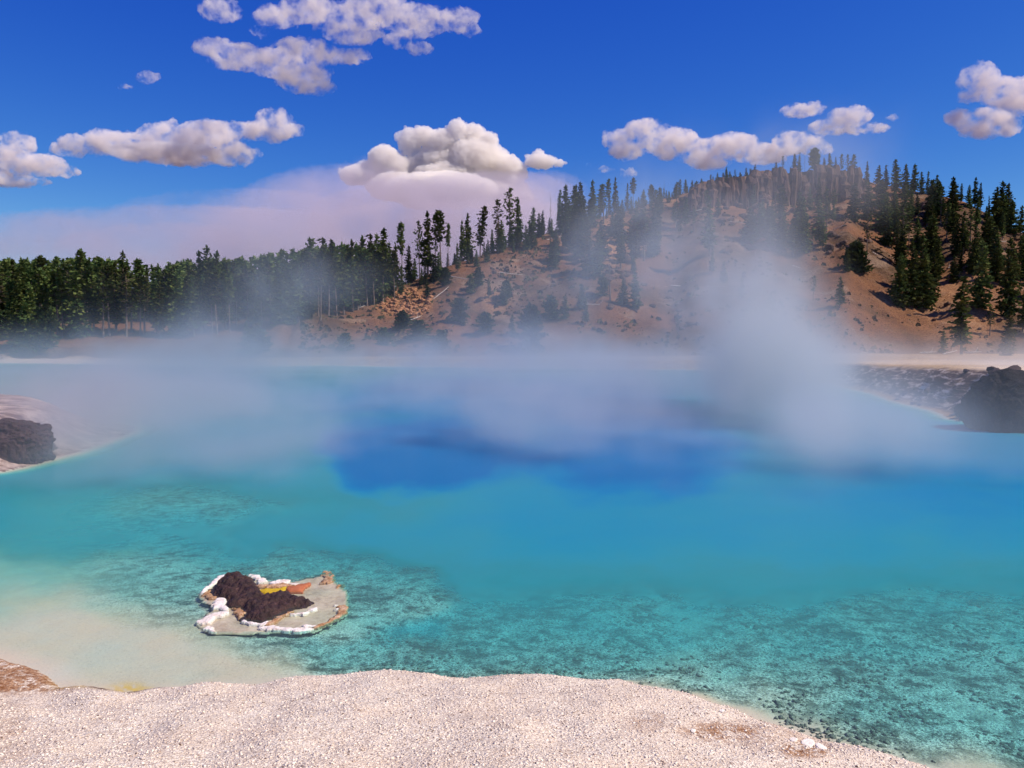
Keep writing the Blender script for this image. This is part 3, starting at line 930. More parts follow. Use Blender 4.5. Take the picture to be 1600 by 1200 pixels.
# the forest wall at the left: front row (seen one by one), then rows behind it
top_px = [-80, 0, 60, 130, 200, 250, 300, 350, 400, 440, 480, 520, 560, 600, 630]
top_py = [405, 404, 402, 400, 404, 412, 404, 402, 400, 392, 384, 380, 376, 372, 392]
front = 0
random.seed(21)
FILL = []
G1 = 'pines of the forest on the left'
for row, (dy, cnt) in enumerate(((0, 58), (5, 36))):
    for i in range(cnt):
        px = -60 + 690 * (i + random.uniform(.1, .9)) / cnt
        base_py = np.interp(px, RP, RY)
        Y = float(np.interp(px, RP, RD)) - 7 + dy + random.uniform(-2.5, 2.5) - (6 if row == 0 else 0)
        x = (px - 800) / F * Y * ca
        z = H1(x, Y)
        tp = np.interp(px, top_px, top_py) + random.uniform(-3, 22) + (10 if row == 0 else 0)
        h = atY(px, tp, Y)[2] - z
        if h < 4: continue
        kind = random.choice(['tall', 'tall', 'pole', 'cone', 'spire', 'pole'] if row else ['tall', 'tall', 'pole', 'pole', 'pole', 'cone', 'sparse'])
        FILL.append((place_tree(x, Y, z, h, kind, 'forest pine', G1, wide=random.uniform(1.05, 1.5)), px, kind, 'left forest', 'front-row' if row == 0 else 'second-row'))
# slender pale stems seen at the forest edge
for px, b, t in ((2, 508, 430), (92, 500, 440), (103, 505, 446), (118, 505, 462), (130, 500, 420), (156, 500, 450), (310, 506, 470), (566, 478, 420), (574, 482, 452)):
    r_ = tree_px(px, b, t, 'dead', 'pale bare stem at the front edge of the left forest', 'pale stems along the forest edge', wide=.55)
    for c in r_.children: c.data = PROTO['dead'][0][0]

# crest and infill trees
G2 = 'small trees along the crest of the hill'
for i in range(64):
    px = 1012 + 200 * (i + random.uniform(0, 1)) / 64
    Y = float(np.interp(px, RP, RD)) + random.uniform(-6, 9)
    x = (px - 800) / F * Y * ca; z = H1(x, Y)
    h = random.uniform(3.0, 7.4) * (0.7 + .3 * (px - 1022) / 180)
    place_tree(x, Y, z, h, random.choice(['young', 'young', 'cone', 'tall']), 'small green tree in the thick row along the rising crest left of the summit', G2, wide=random.uniform(1.2, 2.0), name='young_pine')
G3 = 'young pines on the ridge right of the left forest'
for i in range(48):
    px = 640 + 380 * (i + random.uniform(0, 1)) / 48
    Y = float(np.interp(px, RP, RD)) + random.uniform(-9, 6)
    x = (px - 800) / F * Y * ca; z = H1(x, Y)
    h = random.uniform(3.6, 8.5)
    place_tree(x, Y, z, h, random.choice(['young', 'cone', 'tall', 'young']), 'low young pine filling in under the taller pines of the middle ridge', G3, wide=random.uniform(1.1, 1.7), name='young_pine')
G4 = 'scattered pines on the slopes'
random.seed(5)
for (x0, x1, y0, y1, n_, hh) in ((1462, 1600, 340, 450, 26, (40, 70)), (1350, 1470, 312, 385, 20, (34, 60)), (1395, 1470, 395, 472, 10, (50, 80)), (1165, 1310, 322, 402, 24, (34, 56)),
                                 (880, 1030, 345, 425, 26, (38, 66)), (1600, 1700, 380, 540, 8, (50, 90)), (1020, 1110, 318, 372, 12, (26, 46)), (760, 880, 372, 410, 12, (26, 44)), (720, 1290, 425, 535, 16, (22, 44))):
    for i in range(n_):
        px, b = random.uniform(x0, x1), random.uniform(y0, y1)
        kd = random.choice(['cone', 'tall', 'cone', 'tall', 'sparse'])
        FILL.append((tree_px(px, b, b - random.uniform(*hh), kd, 'slope pine', G4, wide=random.uniform(1.2, 1.8)), px, kd, 'slope %d' % x0, ''))

# every filled-in tree gets words of its own: kind, row and the landmark at its left
ADJ = {'tall': 'narrow dense', 'cone': 'broad conical', 'pole': 'bare-stemmed', 'spire': 'slim pointed', 'sparse': 'thin-crowned'}
ORD = ['first', 'second', 'third', 'fourth', 'fifth', 'sixth', 'seventh', 'eighth', 'ninth', 'tenth', 'eleventh', 'twelfth', 'thirteenth', 'fourteenth', 'fifteenth']
MARK = [(-999, 'the left frame edge'), (70, 'the big dark full pine'), (128, 'the tall bare-stemmed pine'), (194, 'the sharp pointed spire'), (260, 'the dip in the treetops'), (326, 'the highest pointed tree'),
        (400, 'the dark bush on the shore'), (486, 'the ghostly thin pine'), (545, 'the step up in the treetops')]
WHERE = {'slope 1462': 'high on the right slope', 'slope 1350': 'below the shoulder grove', 'slope 1395': 'in the big low dark clump', 'slope 1165': 'under the cliff',
         'slope 880': 'in the mid-slope stand', 'slope 1600': 'beside the right frame edge', 'slope 1020': 'left of the cliff', 'slope 760': 'on the low ridge near centre', 'slope 720': 'low on the slope in the steam'}
cnt_ = {}
for (o, px, kd, reg, rw) in sorted(FILL, key=lambda q: q[1]):
    mk = [m for p_, m in MARK if p_ <= px][-1] if reg == 'left forest' else WHERE[reg]
    k_ = (mk, kd, rw); cnt_[k_] = cnt_.get(k_, 0) + 1
    n_ = ORD[min(cnt_[k_], 15) - 1]
    o['label'] = ('%s %s %s pine right of %s' % (n_, rw, ADJ[kd], mk)) if reg == 'left forest' else ('%s %s pine from the left %s' % (n_, ADJ[kd], mk))

# the wood behind the front rows: one mass
def merged_forest():
    Vs, Fs, off = [], [], 0
    src = []
    for k in ('tall', 'cone', 'pole'):
        ck = PROTO[k][0][1]
        co = np.empty(len(ck.vertices) * 3, np.float32); ck.vertices.foreach_get('co', co)
        fi = np.empty(len(ck.polygons) * 4, np.int32); ck.loops.foreach_get('vertex_index', fi)
        src.append((co.reshape(-1, 3), fi.reshape(-1, 4)))
    r = np.random.default_rng(4)
    for i in range(330):
        px = r.uniform(-420, 600)
        Y = float(np.interp(px, RP, RD)) + r.uniform(4, 50)
        x = (px - 800) / F * Y; z = H1(x, Y)
        tp = np.interp(px, top_px, top_py) + r.uniform(0, 12)
        h = max(atY(px, tp, Y)[2] - z, 6)
        co, fi = src[i % 3]
        keep = r.random(len(fi)) < .6
        a = r.uniform(0, 6.28); s = h / 10
        c2 = np.stack([(co[:, 0] * math.cos(a) - co[:, 1] * math.sin(a)) * s * 1.35 + x, (co[:, 0] * math.sin(a) + co[:, 1] * math.cos(a)) * s * 1.35 + Y, co[:, 2] * s + z], 1)
        Vs.append(c2); Fs.append(fi[keep] + off); off += len(c2)
    bk = PROTO['bush'][0][1]
    co = np.empty(len(bk.vertices) * 3, np.float32); bk.vertices.foreach_get('co', co); co = co.reshape(-1, 3)
    fi = np.empty(len(bk.polygons) * 4, np.int32); bk.loops.foreach_get('vertex_index', fi); fi = fi.reshape(-1, 4)
    for i in range(150):
        px = r.uniform(-300, 600); Y = float(np.interp(px, RP, RD)) + r.uniform(10, 34)
        x = (px - 800) / F * Y; z = H1(x, Y); s = r.uniform(.35, .75)
        keep = r.random(len(fi)) < .35
        Vs.append(np.stack([co[:, 0] * s * 1.8 + x, co[:, 1] * s * 1.8 + Y, co[:, 2] * s + z], 1)); Fs.append(fi[keep] + off); off += len(co)
    return mesh('forest_mass', np.concatenate(Vs), np.concatenate(Fs), NEED)
fm = link(merged_forest(), 'forest')
tag(fm, 'dense dark pine wood behind the front trees at the left', 'forest', kind='stuff')


# ------------------------------------------------------------------ rocks
def mat_rock(name, stops, scale=1.0, bump=.06, rough=.9, spec=.2):
    g = N(name); P = g.n('TexCoord').outputs['Object']
    n1 = g.noise(P, 1.2 * scale, 6, .7); n2 = g.noise(P, 7 * scale, 5, .75); v = g.vor(P, 5 * scale)
    h = g.math('ADD', n2, g.math('MULTIPLY', v, .5))
    col = g.ramp(g.math('ADD', g.math('MULTIPLY', n1, .5), g.math('MULTIPLY', n2, .5)), stops)
    return g.finish(col, rough, g.bump(h, 1.0, bump), spec)


def boulder(size, seed, mat, sub_=4, rough=.28, flat=0.0):
    bm = bmesh.new()
    bmesh.ops.create_icosphere(bm, subdivisions=sub_, radius=1)
    co = np.array([v.co for v in bm.verts])
    p = co * (1 + .0)
    q = np.sign(p) * np.abs(p) ** (0.78)      # blockier than a ball
    q = q * (1 + rough * fbm(co[:, 0] * 1.3 + seed, co[:, 1] * 1.3, co[:, 2] * 1.3, 5, seed)[:, None] + .18 * rough * np.abs(noise(co[:, 0] * 7, co[:, 1] * 7, co[:, 2] * 7, seed))[:, None])
    q = q * np.array(size)
    for v, c in zip(bm.verts, q): v.co = c
    me = bpy.data.meshes.new('boulder'); bm.to_mesh(me); bm.free()
    me.materials.append(mat)
    return me


LAVA = mat_rock('black_rock', [(.38, (0.005, 0.005, 0.006)), (.52, (0.016, 0.013, 0.013)), (.64, (0.06, 0.045, 0.04))], 2.2, .2)
SCAR = mat_rock('dark_red_rock', [(.35, (0.030, 0.018, 0.018)), (.55, (0.085, 0.052, 0.050)), (.75, (0.20, 0.14, 0.13))], 1.2, .12)

# black overhanging mass at the right bank
p = atZ(1556, 676, 0)
o = link(boulder((1.7, 2.0, 2.1), 77, LAVA, 6, .5), 'black_rock', None, (p[0] + 1.45, p[1] + 1.9, 1.1))
tag(o, 'large black rock bulging from the right bank above the blue water', 'rock')
o = link(boulder((1.6, 1.4, .8), 9, LAVA, 5, .5), 'black_rock', None, (p[0] + 3.1, p[1] + 2.6, 2.45))
tag(o, 'smaller black rock on top of the right bank at the frame edge', 'rock')
# dark rock at the left
p = atZ(14, 728, 0)
o = link(boulder((1.9, 1.3, 1.25), 31, SCAR, 6, .48), 'dark_rock', None, (p[0] - .6, p[1] + 1.3, .62))
tag(o, 'dark steaming rock at the left frame edge by the water', 'rock')


# broken pieces at the foot of both rocks and along the banks
random.seed(31)
PCS = [boulder((1, .9, .75), 80 + i, m_, 3, .6) for i, m_ in enumerate((LAVA, SCAR, LAVA, SCAR))]
for (x0, x1, y0, y1, n_, s0, s1, mi, lab) in ((1500, 1600, 640, 668, 9, .15, .5, 0, 'dark stone at the foot of the large black rock'), (0, 90, 690, 735, 12, .12, .4, 1, 'reddish stone on the bank by the dark rock at the left'),
                                              (1345, 1500, 600, 640, 14, .10, .30, 1, 'dark stone lodged in the eroded right bank'), (1500, 1600, 575, 584, 6, .2, .45, 1, 'brown stone on the rim behind the black rock')):
    for i in range(n_):
        px = random.uniform(x0, x1)
        Yg = np.arange(30, 130, .25); xg = (px - 800) / F * Yg; zg, sg = relief(xg, Yg)
        qy = proj(xg, Yg, zg)[1]
        ok = np.nonzero((qy <= random.uniform(y0, y1)) & (sg > .3))[0]
        if not len(ok): continue
        k = ok[0]; sc_ = random.uniform(s0, s1)
        o = link(PCS[mi + 2 * (i % 2)], 'bank_stone', None, (xg[k], Yg[k], zg[k] + .1 * sc_), (random.uniform(-.5, .5), random.uniform(-.5, .5), random.uniform(0, 6)), (sc_ * random.uniform(.8, 1.7), sc_, sc_ * random.uniform(.6, 1)))
        tag(o, lab, 'stone', 'stones on the banks')

# ------------------------------------------------------------------ cliff of rock columns under the summit
CLIFF = mat_rock('cliff_rock', [(.38, (0.035, 0.022, 0.017)), (.52, (0.12, 0.068, 0.046)), (.66, (0.27, 0.165, 0.11))], .5, .25)
cl = bpy.data.objects.new('cliff', None); COL.objects.link(cl)
cY = 322.0; cX = (1200 - 800) / F * cY
cl.location = (cX, cY, 50)
tag(cl, 'band of brown rock columns below the summit grove', 'cliff')
cols = []
for v in range(6):
    r = np.random.default_rng(v)
    V, Fc = [], []
    k = 7
    for i in range(7):
        t = i / 6
        rr = (1.0 + r.normal(0, .10)) * (1 if i < 6 else .72)
        off = r.normal(0, .10, 2)
        for j in range(k):
            a = 6.283 * j / k + r.normal(0, .08)
            V.append((rr * math.cos(a) * (1 + r.normal(0, .10)) + off[0], rr * math.sin(a) + off[1], t + r.normal(0, .015)))
    for i in range(6):
        for j in range(k):
            Fc.append((i * k + j, i * k + (j + 1) % k, (i + 1) * k + (j + 1) % k, (i + 1) * k + j))
    Fc.append(tuple(range(6 * k, 7 * k)))
    cols.append(mesh('column', V, Fc, CLIFF))
random.seed(9)
for i in range(78):
    px = 1072 + 262 * (i + random.uniform(-.3, .3)) / 78
    Yr = float(np.interp(px, RP, RD))
    Yc = np.interp(px, RP, BD); Y = Yc + .838 * (Yr - Yc) + random.uniform(-1.6, .6)
    x = (px - 800) / F * Y * ca
    zt_ = H1(x, Y + 8) + random.uniform(-3.6, .7)
    zb = H1(x, Y - 3.5) - 1.5
    hgt = max(zt_ - zb, 4) if i % 9 else max(zt_ - zb, 4) * .8
    o = link(cols[i % 6], 'column', cl)
    o.location = (x - cX, Y - cY, zb - 50)
    o.scale = (random.uniform(1.1, 2.2), random.uniform(1.2, 2.4), hgt)
    o.rotation_euler = (random.uniform(-.06, .02), random.uniform(-.04, .04), random.uniform(0, 6))

# outcrops and blocks lying on the slopes
BLK = [boulder((1, .9, .7), 40 + i, CLIFF, 2, .45) for i in range(4)]
RUB = mat_rock('orange_rubble', [(.35, (0.20, 0.085, 0.035)), (.55, (0.42, 0.21, 0.10)), (.75, (0.62, 0.38, 0.22))], 1.0, .15)
BLKO = [boulder((1, .9, .7), 60 + i, RUB, 2, .5) for i in range(4)]
rub = bpy.data.objects.new('rubble_heap', None); COL.objects.link(rub)
x, y, z = solve(632, 480); rub.location = (x, y, z)
tag(rub, 'patch of orange broken stones on the bank right of the forest', 'stones')
random.seed(3)
for i in range(240):
    a = random.uniform(0, 6.28); rr = math.sqrt(random.random())
    px, b = 634 + 42 * rr * math.cos(a), 474 + 22 * rr * math.sin(a)
    bx, by, bz = solve(px, b)
    o = link(BLKO[i % 4], 'stone', rub); s = random.uniform(.22, .75)
    o.location = (bx - x, by - y, bz - z + s * .2); o.scale = (s, s, s); o.rotation_euler = (random.uniform(-.5, .5), random.uniform(-.5, .5), random.uniform(0, 6))
for (x0, x1, y0, y1, n_, s0, s1) in ((1060, 1200, 305, 330, 26, .6, 1.6), (1120, 1330, 325, 400, 60, .5, 1.5), (1340, 1460, 300, 380, 26, .6, 1.7), (1430, 1600, 330, 420, 14, .5, 1.2),
                                     (940, 980, 350, 440, 18, .5, 1.3), (720, 800, 400, 470, 16, .4, 1.0), (900, 1100, 440, 520, 20, .4, 1.0), (1340, 1600, 440, 545, 16, .3, .7)):
    for i in range(n_):
        px, b = random.uniform(x0, x1), random.uniform(y0, y1)
        bx, by, bz = solve(px, b)
        s = random.uniform(s0, s1)
        o = link(BLK[i % 4], 'hill_rock', None, (bx, by, bz + .1 * s), (random.uniform(-.4, .4), random.uniform(-.4, .4), random.uniform(0, 6)), (s * random.uniform(.8, 1.6), s, s))
        tag(o, 'brown block of rock lying on the hillside below the cliff' if x0 in (1060, 1120) else 'brown stone lying on the open hillside', 'rock', 'rocks strewn below the cliff' if x0 in (1060, 1120) else 'stones strewn over the hillside')

# low scrub and dead branches over the hillside: nobody could count it
def scrub():
    r = np.random.default_rng(77)
    n = 15000
    px = r.uniform(470, 1720, n); f = r.random(n)
    Y = np.interp(px, RP, BD) + 1 + f * (np.interp(px, RP, RD) - np.interp(px, RP, BD) + 4)
    X = (px - 800) / F * Y
    k = fbm(X / 9, Y / 12, 0, 4, 140) + .12 > r.random(n) * .75
    X, Y = X[k], Y[k]; Z, _ = relief(X, Y)
    m = len(X); V, Fc = np.zeros((m * 2, 4, 3)), None
    sz = .22 + .75 * r.random(m) ** 2.5
    for q in range(2):
        a = r.uniform(0, 3.14, m); w_ = sz * r.uniform(.6, 1.3, m)
        dx, dy = np.cos(a) * w_, np.sin(a) * w_
        top = sz * r.uniform(.5, 1.2, m)
        b = V[q * m:(q + 1) * m]
        b[:, 0] = np.stack([X - dx, Y - dy, Z - .05], 1); b[:, 1] = np.stack([X + dx, Y + dy, Z - .05], 1)
        b[:, 2] = np.stack([X + dx * .5 + .1, Y + dy * .5, Z + top], 1); b[:, 3] = np.stack([X - dx * .7, Y - dy * .7, Z + top * .7], 1)
    g = N('scrub_leaves'); P = g.pos(); nn = g.noise(P, .6, 3); n3 = g.noise(P, .15, 3)
    c = g.mix(g.ramp(nn, [(.4, 0), (.6, 1)]), (0.045, 0.055, 0.02), (0.15, 0.115, 0.05))
    c = g.mix(g.ramp(n3, [(.45, 0), (.6, 1)]), c, (0.08, 0.05, 0.03))
    o = link(mesh('scrub', V.reshape(-1, 3), np.arange(m * 8, dtype=np.int32).reshape(-1, 4), g.finish(c, .95, None, .05)), 'scrub')
    tag(o, 'low dry scrub and litter dotted over the hillside', kind='stuff')
scrub()

# ------------------------------------------------------------------ fallen bleached logs
def log(px, py, L, ang, lab, tilt=.0, rad=.16, lift=.25, fork=True):
    x, y, z = solve(px, py)
    V, Fc = [], []
    tube(V, Fc, [(-L / 2, 0, 0), (-L / 6, .1, .05), (L / 6, -.05, .12), (L / 2, .1, .25)], [rad, rad * .85, rad * .7, rad * .3], 7)
    if fork:
        tube(V, Fc, [(L * .1, 0, .1), (L * .22, .1, .7), (L * .26, .2, 1.2)], [rad * .4, rad * .3, .03], 5)
        tube(V, Fc, [(-L * .2, 0, .0), (-L * .32, -.3, .5)], [rad * .4, .04], 5)
    o = link(mesh('log', V, Fc, PALEB, True), 'fallen_log', None, (x, y, z + lift), (0, -tilt, ang))
    tag(o, lab, 'log', 'bleached fallen logs')
log(1452, 553, 4.2, .1, 'bleached log on the meadow left of the hill-foot pines')
log(1486, 553, 5.0, .5, 'white forked log at the foot of the small windswept pine', .1)
log(1522, 553, 3.2, -.3, 'short white log right of the tall hill-foot pine')
log(1345, 555, 3.0, .2, 'faint pale log at the edge of the steam plume')
log(314, 492, 6.5, .2, 'pale dead trunk leaning in the steam before the left forest', -.85, .13, 2.2, False)
log(560, 484, 4, .4, 'pale log lying at the forest edge on the sandy bank', .3, .14)
log(690, 460, 7, .9, 'thin pale log lying across the sandy bank', .5, .12, .3, False)
log(715, 436, 8, -.5, 'long dark-shadowed log below the bushes on the bank', -.2, .13, .3, False)
random.seed(41)
for (lx, ly, wh) in ((1150, 350, 'under the left part of the cliff'), (1178, 338, 'close below the cliff columns'), (1090, 330, 'left of the cliff foot'), (1245, 420, 'on the pale slope below the tree clump'),
                     (1365, 400, 'right of the wide bushy pine'), (1405, 350, 'under the shoulder grove'), (1480, 420, 'between the stands on the right slope'), (1560, 380, 'below the isolated spire'),
                     (985, 380, 'beside the orange patch'), (930, 480, 'on the lower middle slope'), (1060, 450, 'on the steamy middle slope'), (800, 430, 'on the slope near centre'), (650, 500, 'under the orange rubble'), (1300, 360, 'at the top of the pale slope')):
    log(lx, ly, random.uniform(4, 8), random.uniform(-1.2, 1.2), 'thin pale fallen trunk ' + wh, random.uniform(-.3, .3), random.uniform(.10, .17), .3, random.random() < .4)
log(870, 374, 7, .3, 'pale log lying high on the middle slope', .2, .16)

# ------------------------------------------------------------------ the islet
def zw(zx, zy, z=0.0):
    return atZ(300 + zx / 6.154, 880 + zy / 6.154, z)


ISC = zw(700, 400)


def slab(name, poly_px, fz, mat, step=.035, parent=None, z=0.0, attrs=None, lab=None):
    poly = np.array([zw(a, b, z)[:2] for a, b in poly_px])
    # roughen
    P2 = []
    for i in range(len(poly)):
        a, b = poly[i], poly[(i + 1) % len(poly)]
        n = max(1, int(np.hypot(*(b - a)) / .07))
        for k in range(n):
            P2.append(a + (b - a) * k / n + rng.normal(0, .030, 2))
    poly = np.array(P2)
    x0, y0 = poly.min(0) - .1; x1, y1 = poly.max(0) + .1
    xs, ys_ = np.arange(x0, x1, step), np.arange(y0, y1, step * 1.4)
    X, Y = np.meshgrid(xs, ys_)
    sd = sdf(X, Y, poly)
    # pull vertices just outside onto the outline for a clean irregular edge
    Z = fz(X, Y, -sd)
    ii = np.arange(X.size).reshape(X.shape)
    q = np.stack([ii[:-1, :-1], ii[:-1, 1:], ii[1:, 1:], ii[1:, :-1]], -1).reshape(-1, 4)
    q = q[(sd.ravel()[q] < step * .3).sum(1) >= 3]
    used, inv = np.unique(q.ravel(), return_inverse=True)
    V = np.stack([X.ravel(), Y.ravel(), Z.ravel()], 1)[used] - np.array([ISC[0], ISC[1], 0])
    Fq = inv.reshape(-1, 4)
    # skirt
    from collections import Counter
    ed = Counter(); orient = {}
    for f in Fq.tolist():
        for j in range(4):
            e = (f[j], f[(j + 1) % 4]); kx = (min(e), max(e)); ed[kx] += 1; orient[kx] = e
    bnd = [orient[k] for k, c in ed.items() if c == 1]
    bv = sorted({v for e in bnd for v in e}); m = {v: len(V) + i for i, v in enumerate(bv)}
    low = V[bv].copy(); low[:, 2] = np.minimum(low[:, 2] - .02, SK[0])
    V = np.concatenate([V, low]); Fq = np.concatenate([Fq, np.array([(b, a, m[a], m[b]) for a, b in bnd])])
    me = mesh(name, V, Fq, mat, True)
    o = link(me, name, parent)
    if lab: o['label'] = lab
    return o


SK = [-.06]
isl = bpy.data.objects.new('sinter_islet', None); COL.objects.link(isl)
isl.location = (ISC[0], ISC[1], 0)
tag(isl, 'small rocky islet with a dark hump and broken white crust edge in the shallows', 'islet')
BAS = mat_rock('dark_brown_rock', [(.36, (0.010, 0.006, 0.005)), (.5, (0.036, 0.017, 0.013)), (.60, (0.080, 0.037, 0.028)), (.70, (0.24, 0.15, 0.13))], 4.0, .03, .6, .35)
WHT = mat_rock('white_crust', [(.36, (0.42, 0.29, 0.21)), (.46, (0.76, 0.66, 0.57)), (.6, (0.90, 0.85, 0.78))], 4, .02)
OCH = mat_rock('ochre_crust', [(.36, (0.16, 0.07, 0.03)), (.48, (0.38, 0.20, 0.09)), (.62, (0.66, 0.49, 0.34))], 4, .02)
YEL = mat_rock('yellow_algae', [(.3, (0.30, 0.16, 0.01)), (.55, (0.55, 0.38, 0.02)), (.8, (0.62, 0.46, 0.05))], 5, .01)
RED = mat_rock('rust_algae', [(.3, (0.26, 0.075, 0.03)), (.55, (0.46, 0.15, 0.065)), (.8, (0.52, 0.24, 0.12))], 5, .01)
SHF = mat_rock('wet_beige_shelf', [(.38, (0.34, 0.24, 0.15)), (.50, (0.52, 0.41, 0.28)), (.62, (0.62, 0.51, 0.37))], 1.2, .006, .35, .4)
SK[0] = -.055
slab('shelf', [(60, 300), (165, 190), (300, 110), (450, 95), (560, 100), (700, 165), (800, 165), (950, 165), (1020, 150), (1180, 120), (1290, 100), (1400, 190), (1490, 260), (1500, 400), (1490, 480),
               (1330, 565), (1170, 640), (1000, 655), (850, 645), (640, 655), (450, 665), (250, 655), (120, 632), (40, 560), (190, 440), (190, 390), (80, 325)],
     lambda x, y, s: -.045 + .022 * fbm(x * 3, y * 3, 0, 4, 3), SHF, .05, isl)
SK[0] = -.05
slab('dark_rock', [(165, 245), (230, 190), (330, 140), (420, 118), (530, 125), (600, 165), (640, 220), (660, 262), (720, 300), (790, 300), (880, 285), (1000, 300), (1060, 330), (1150, 365), (1160, 385),
                   (1120, 405), (1000, 432), (880, 475), (720, 545), (640, 562), (540, 548), (462, 520), (500, 480), (480, 440), (390, 418), (318, 398), (330, 345), (240, 328), (165, 292)],
     lambda x, y, s: -.02 + .12 * smooth(s / .22) + .13 * smooth(s / .5) * np.exp(-(((x - zw(450, 190)[0]) / .42) ** 2 + ((y - zw(450, 190)[1]) / .75) ** 2))
     + (.11 * fbm(x * 3.2, y * 2.4, 0, 5, 4) + .05 * np.abs(noise(x * 9, y * 7, 0, 6)) + .03 * noise(x * 22, y * 20, 0, 5)) * smooth(s / .10), BAS, .022, isl)
crust = lambda h: (lambda x, y, s: -.010 + h * smooth(s / .025) + .014 * fbm(x * 16, y * 12, 0, 4, 12) + .014 * fbm(x * 4, y * 4, 0, 3, 14))
W_ = [
 [(75, 290), (130, 235), (200, 160), (270, 125), (350, 98), (385, 108), (300, 150), (215, 200), (160, 245), (110, 285)],
 [(560, 100), (640, 118), (690, 150), (725, 178), (660, 190), (620, 160), (580, 130)],
 [(745, 185), (800, 165), (850, 155), (940, 152), (955, 165), (900, 185), (850, 197), (780, 203)],
 [(935, 195), (1030, 190), (1025, 205), (950, 210)],
 [(200, 358), (250, 338), (330, 335), (320, 390), (360, 440), (310, 458), (220, 435), (185, 405)],
 [(30, 560), (90, 540), (150, 500), (220, 480), (300, 462), (370, 468), (300, 505), (230, 520), (190, 560), (130, 580), (85, 600)],
 [(105, 622), (160, 605), (210, 610), (200, 630), (250, 655), (215, 665), (150, 650)],
 [(480, 540), (560, 556), (640, 572), (690, 560), (720, 556), (712, 585), (640, 594), (560, 585), (500, 566)],
 [(635, 615), (700, 605), (770, 592), (840, 598), (830, 610), (930, 625), (1050, 620), (1120, 610), (1175, 622), (1150, 645), (1040, 662), (950, 655), (850, 650), (720, 642), (650, 632)],
 [(1060, 600), (1110, 585), (1150, 592), (1210, 598), (1190, 610), (1080, 612)],
 [(1120, 460), (1150, 435), (1205, 432), (1215, 445), (1150, 465)],
 [(940, 485), (1040, 478), (1120, 462), (1130, 470), (1040, 492), (960, 496)],
 [(1365, 395), (1415, 392), (1400, 408), (1370, 408)], [(1370, 432), (1410, 430), (1400, 444), (1372, 444)],
]
for i, pl in enumerate(W_):
    slab('white_crust', pl, crust(.030 if i in (0, 4, 5, 8) else .022), WHT, .022, isl)
O_ = [
 [(95, 300), (165, 245), (180, 290), (240, 330), (200, 345), (130, 325)],
 [(380, 425), (480, 425), (505, 470), (470, 530), (440, 530), (440, 480)],
 [(700, 590), (740, 548), (850, 505), (980, 445), (970, 462), (860, 520), (800, 560), (720, 600)],
 [(1165, 610), (1250, 575), (1330, 540), (1390, 480), (1400, 410), (1450, 395), (1495, 420), (1492, 470), (1430, 520), (1330, 572), (1200, 618)],
 [(1250, 75), (1340, 65), (1370, 130), (1350, 180), (1290, 190), (1225, 190), (1270, 140)],
 [(1380, 215), (1410, 200), (1480, 190), (1475, 210), (1400, 228)],
]
for i, pl in enumerate(O_):
    slab('ochre_crust', pl, crust(.018 if i < 4 else .012), OCH, .022, isl)
slab('yellow_algae', [(655, 262), (690, 238), (780, 245), (910, 228), (912, 262), (850, 280), (760, 296), (690, 290)], lambda x, y, s: .005 + .02 * smooth(s / .1) + .01 * noise(x * 9, y * 9), YEL, .03, isl)
slab('rust_algae', [(912, 225), (960, 215), (1060, 200), (1125, 190), (1095, 240), (1040, 275), (960, 280), (915, 262)], lambda x, y, s: .005 + .02 * smooth(s / .1) + .01 * noise(x * 9, y * 9), RED, .03, isl)
slab('rust_rim', [(600, 205), (740, 215), (880, 190), (940, 200), (1010, 205), (915, 228), (780, 240), (690, 235), (620, 232)], lambda x, y, s: .01 + .03 * smooth(s / .1) + .015 * noise(x * 12, y * 12), OCH, .025, isl)

# broken plates of sinter lying along the right end of the near shore
random.seed(12)
PLM = mat_rock('sinter_plate', [(.36, (0.40, 0.27, 0.18)), (.46, (0.76, 0.64, 0.50)), (.62, (0.92, 0.83, 0.70))], 5, .02)
PLM = mat_rock('sinter_plate', [(.30, (0.62, 0.48, 0.36)), (.42, (0.86, 0.76, 0.62)), (.6, (0.95, 0.88, 0.76))], 5, .004)
PLT = [boulder((1, .8, .30), 120 + i, PLM, 3, .45) for i in range(4)]
EDG = [(1262, 1160, 'flat white plate of sinter on the shore edge at the right', .10), (1283, 1167, 'second flat white plate on the right shore edge beside the first', .08), (1083, 1150, 'small stone at the left end of the stained patch', .04),
       (1128, 1112, 'lone pale lump on the shore edge right of centre', .05), (1240, 1157, 'small pale plate left of the larger white one on the shore edge', .06)]
for q, (px, py, lab, sc_) in enumerate(EDG):
    c_ = atZ(px, py, .25)
    zz0 = H1(c_[0], c_[1])
    c_ = atZ(px, py, zz0 + .02)
    o = link(PLT[q % 4], 'sinter_plate', None, (c_[0], c_[1], H1(c_[0], c_[1]) + .02), (random.uniform(-.2, .2), random.uniform(-.2, .2), random.uniform(0, 6)), (sc_, sc_, sc_))
    tag(o, lab, 'stone', 'loose plates on the near shore')

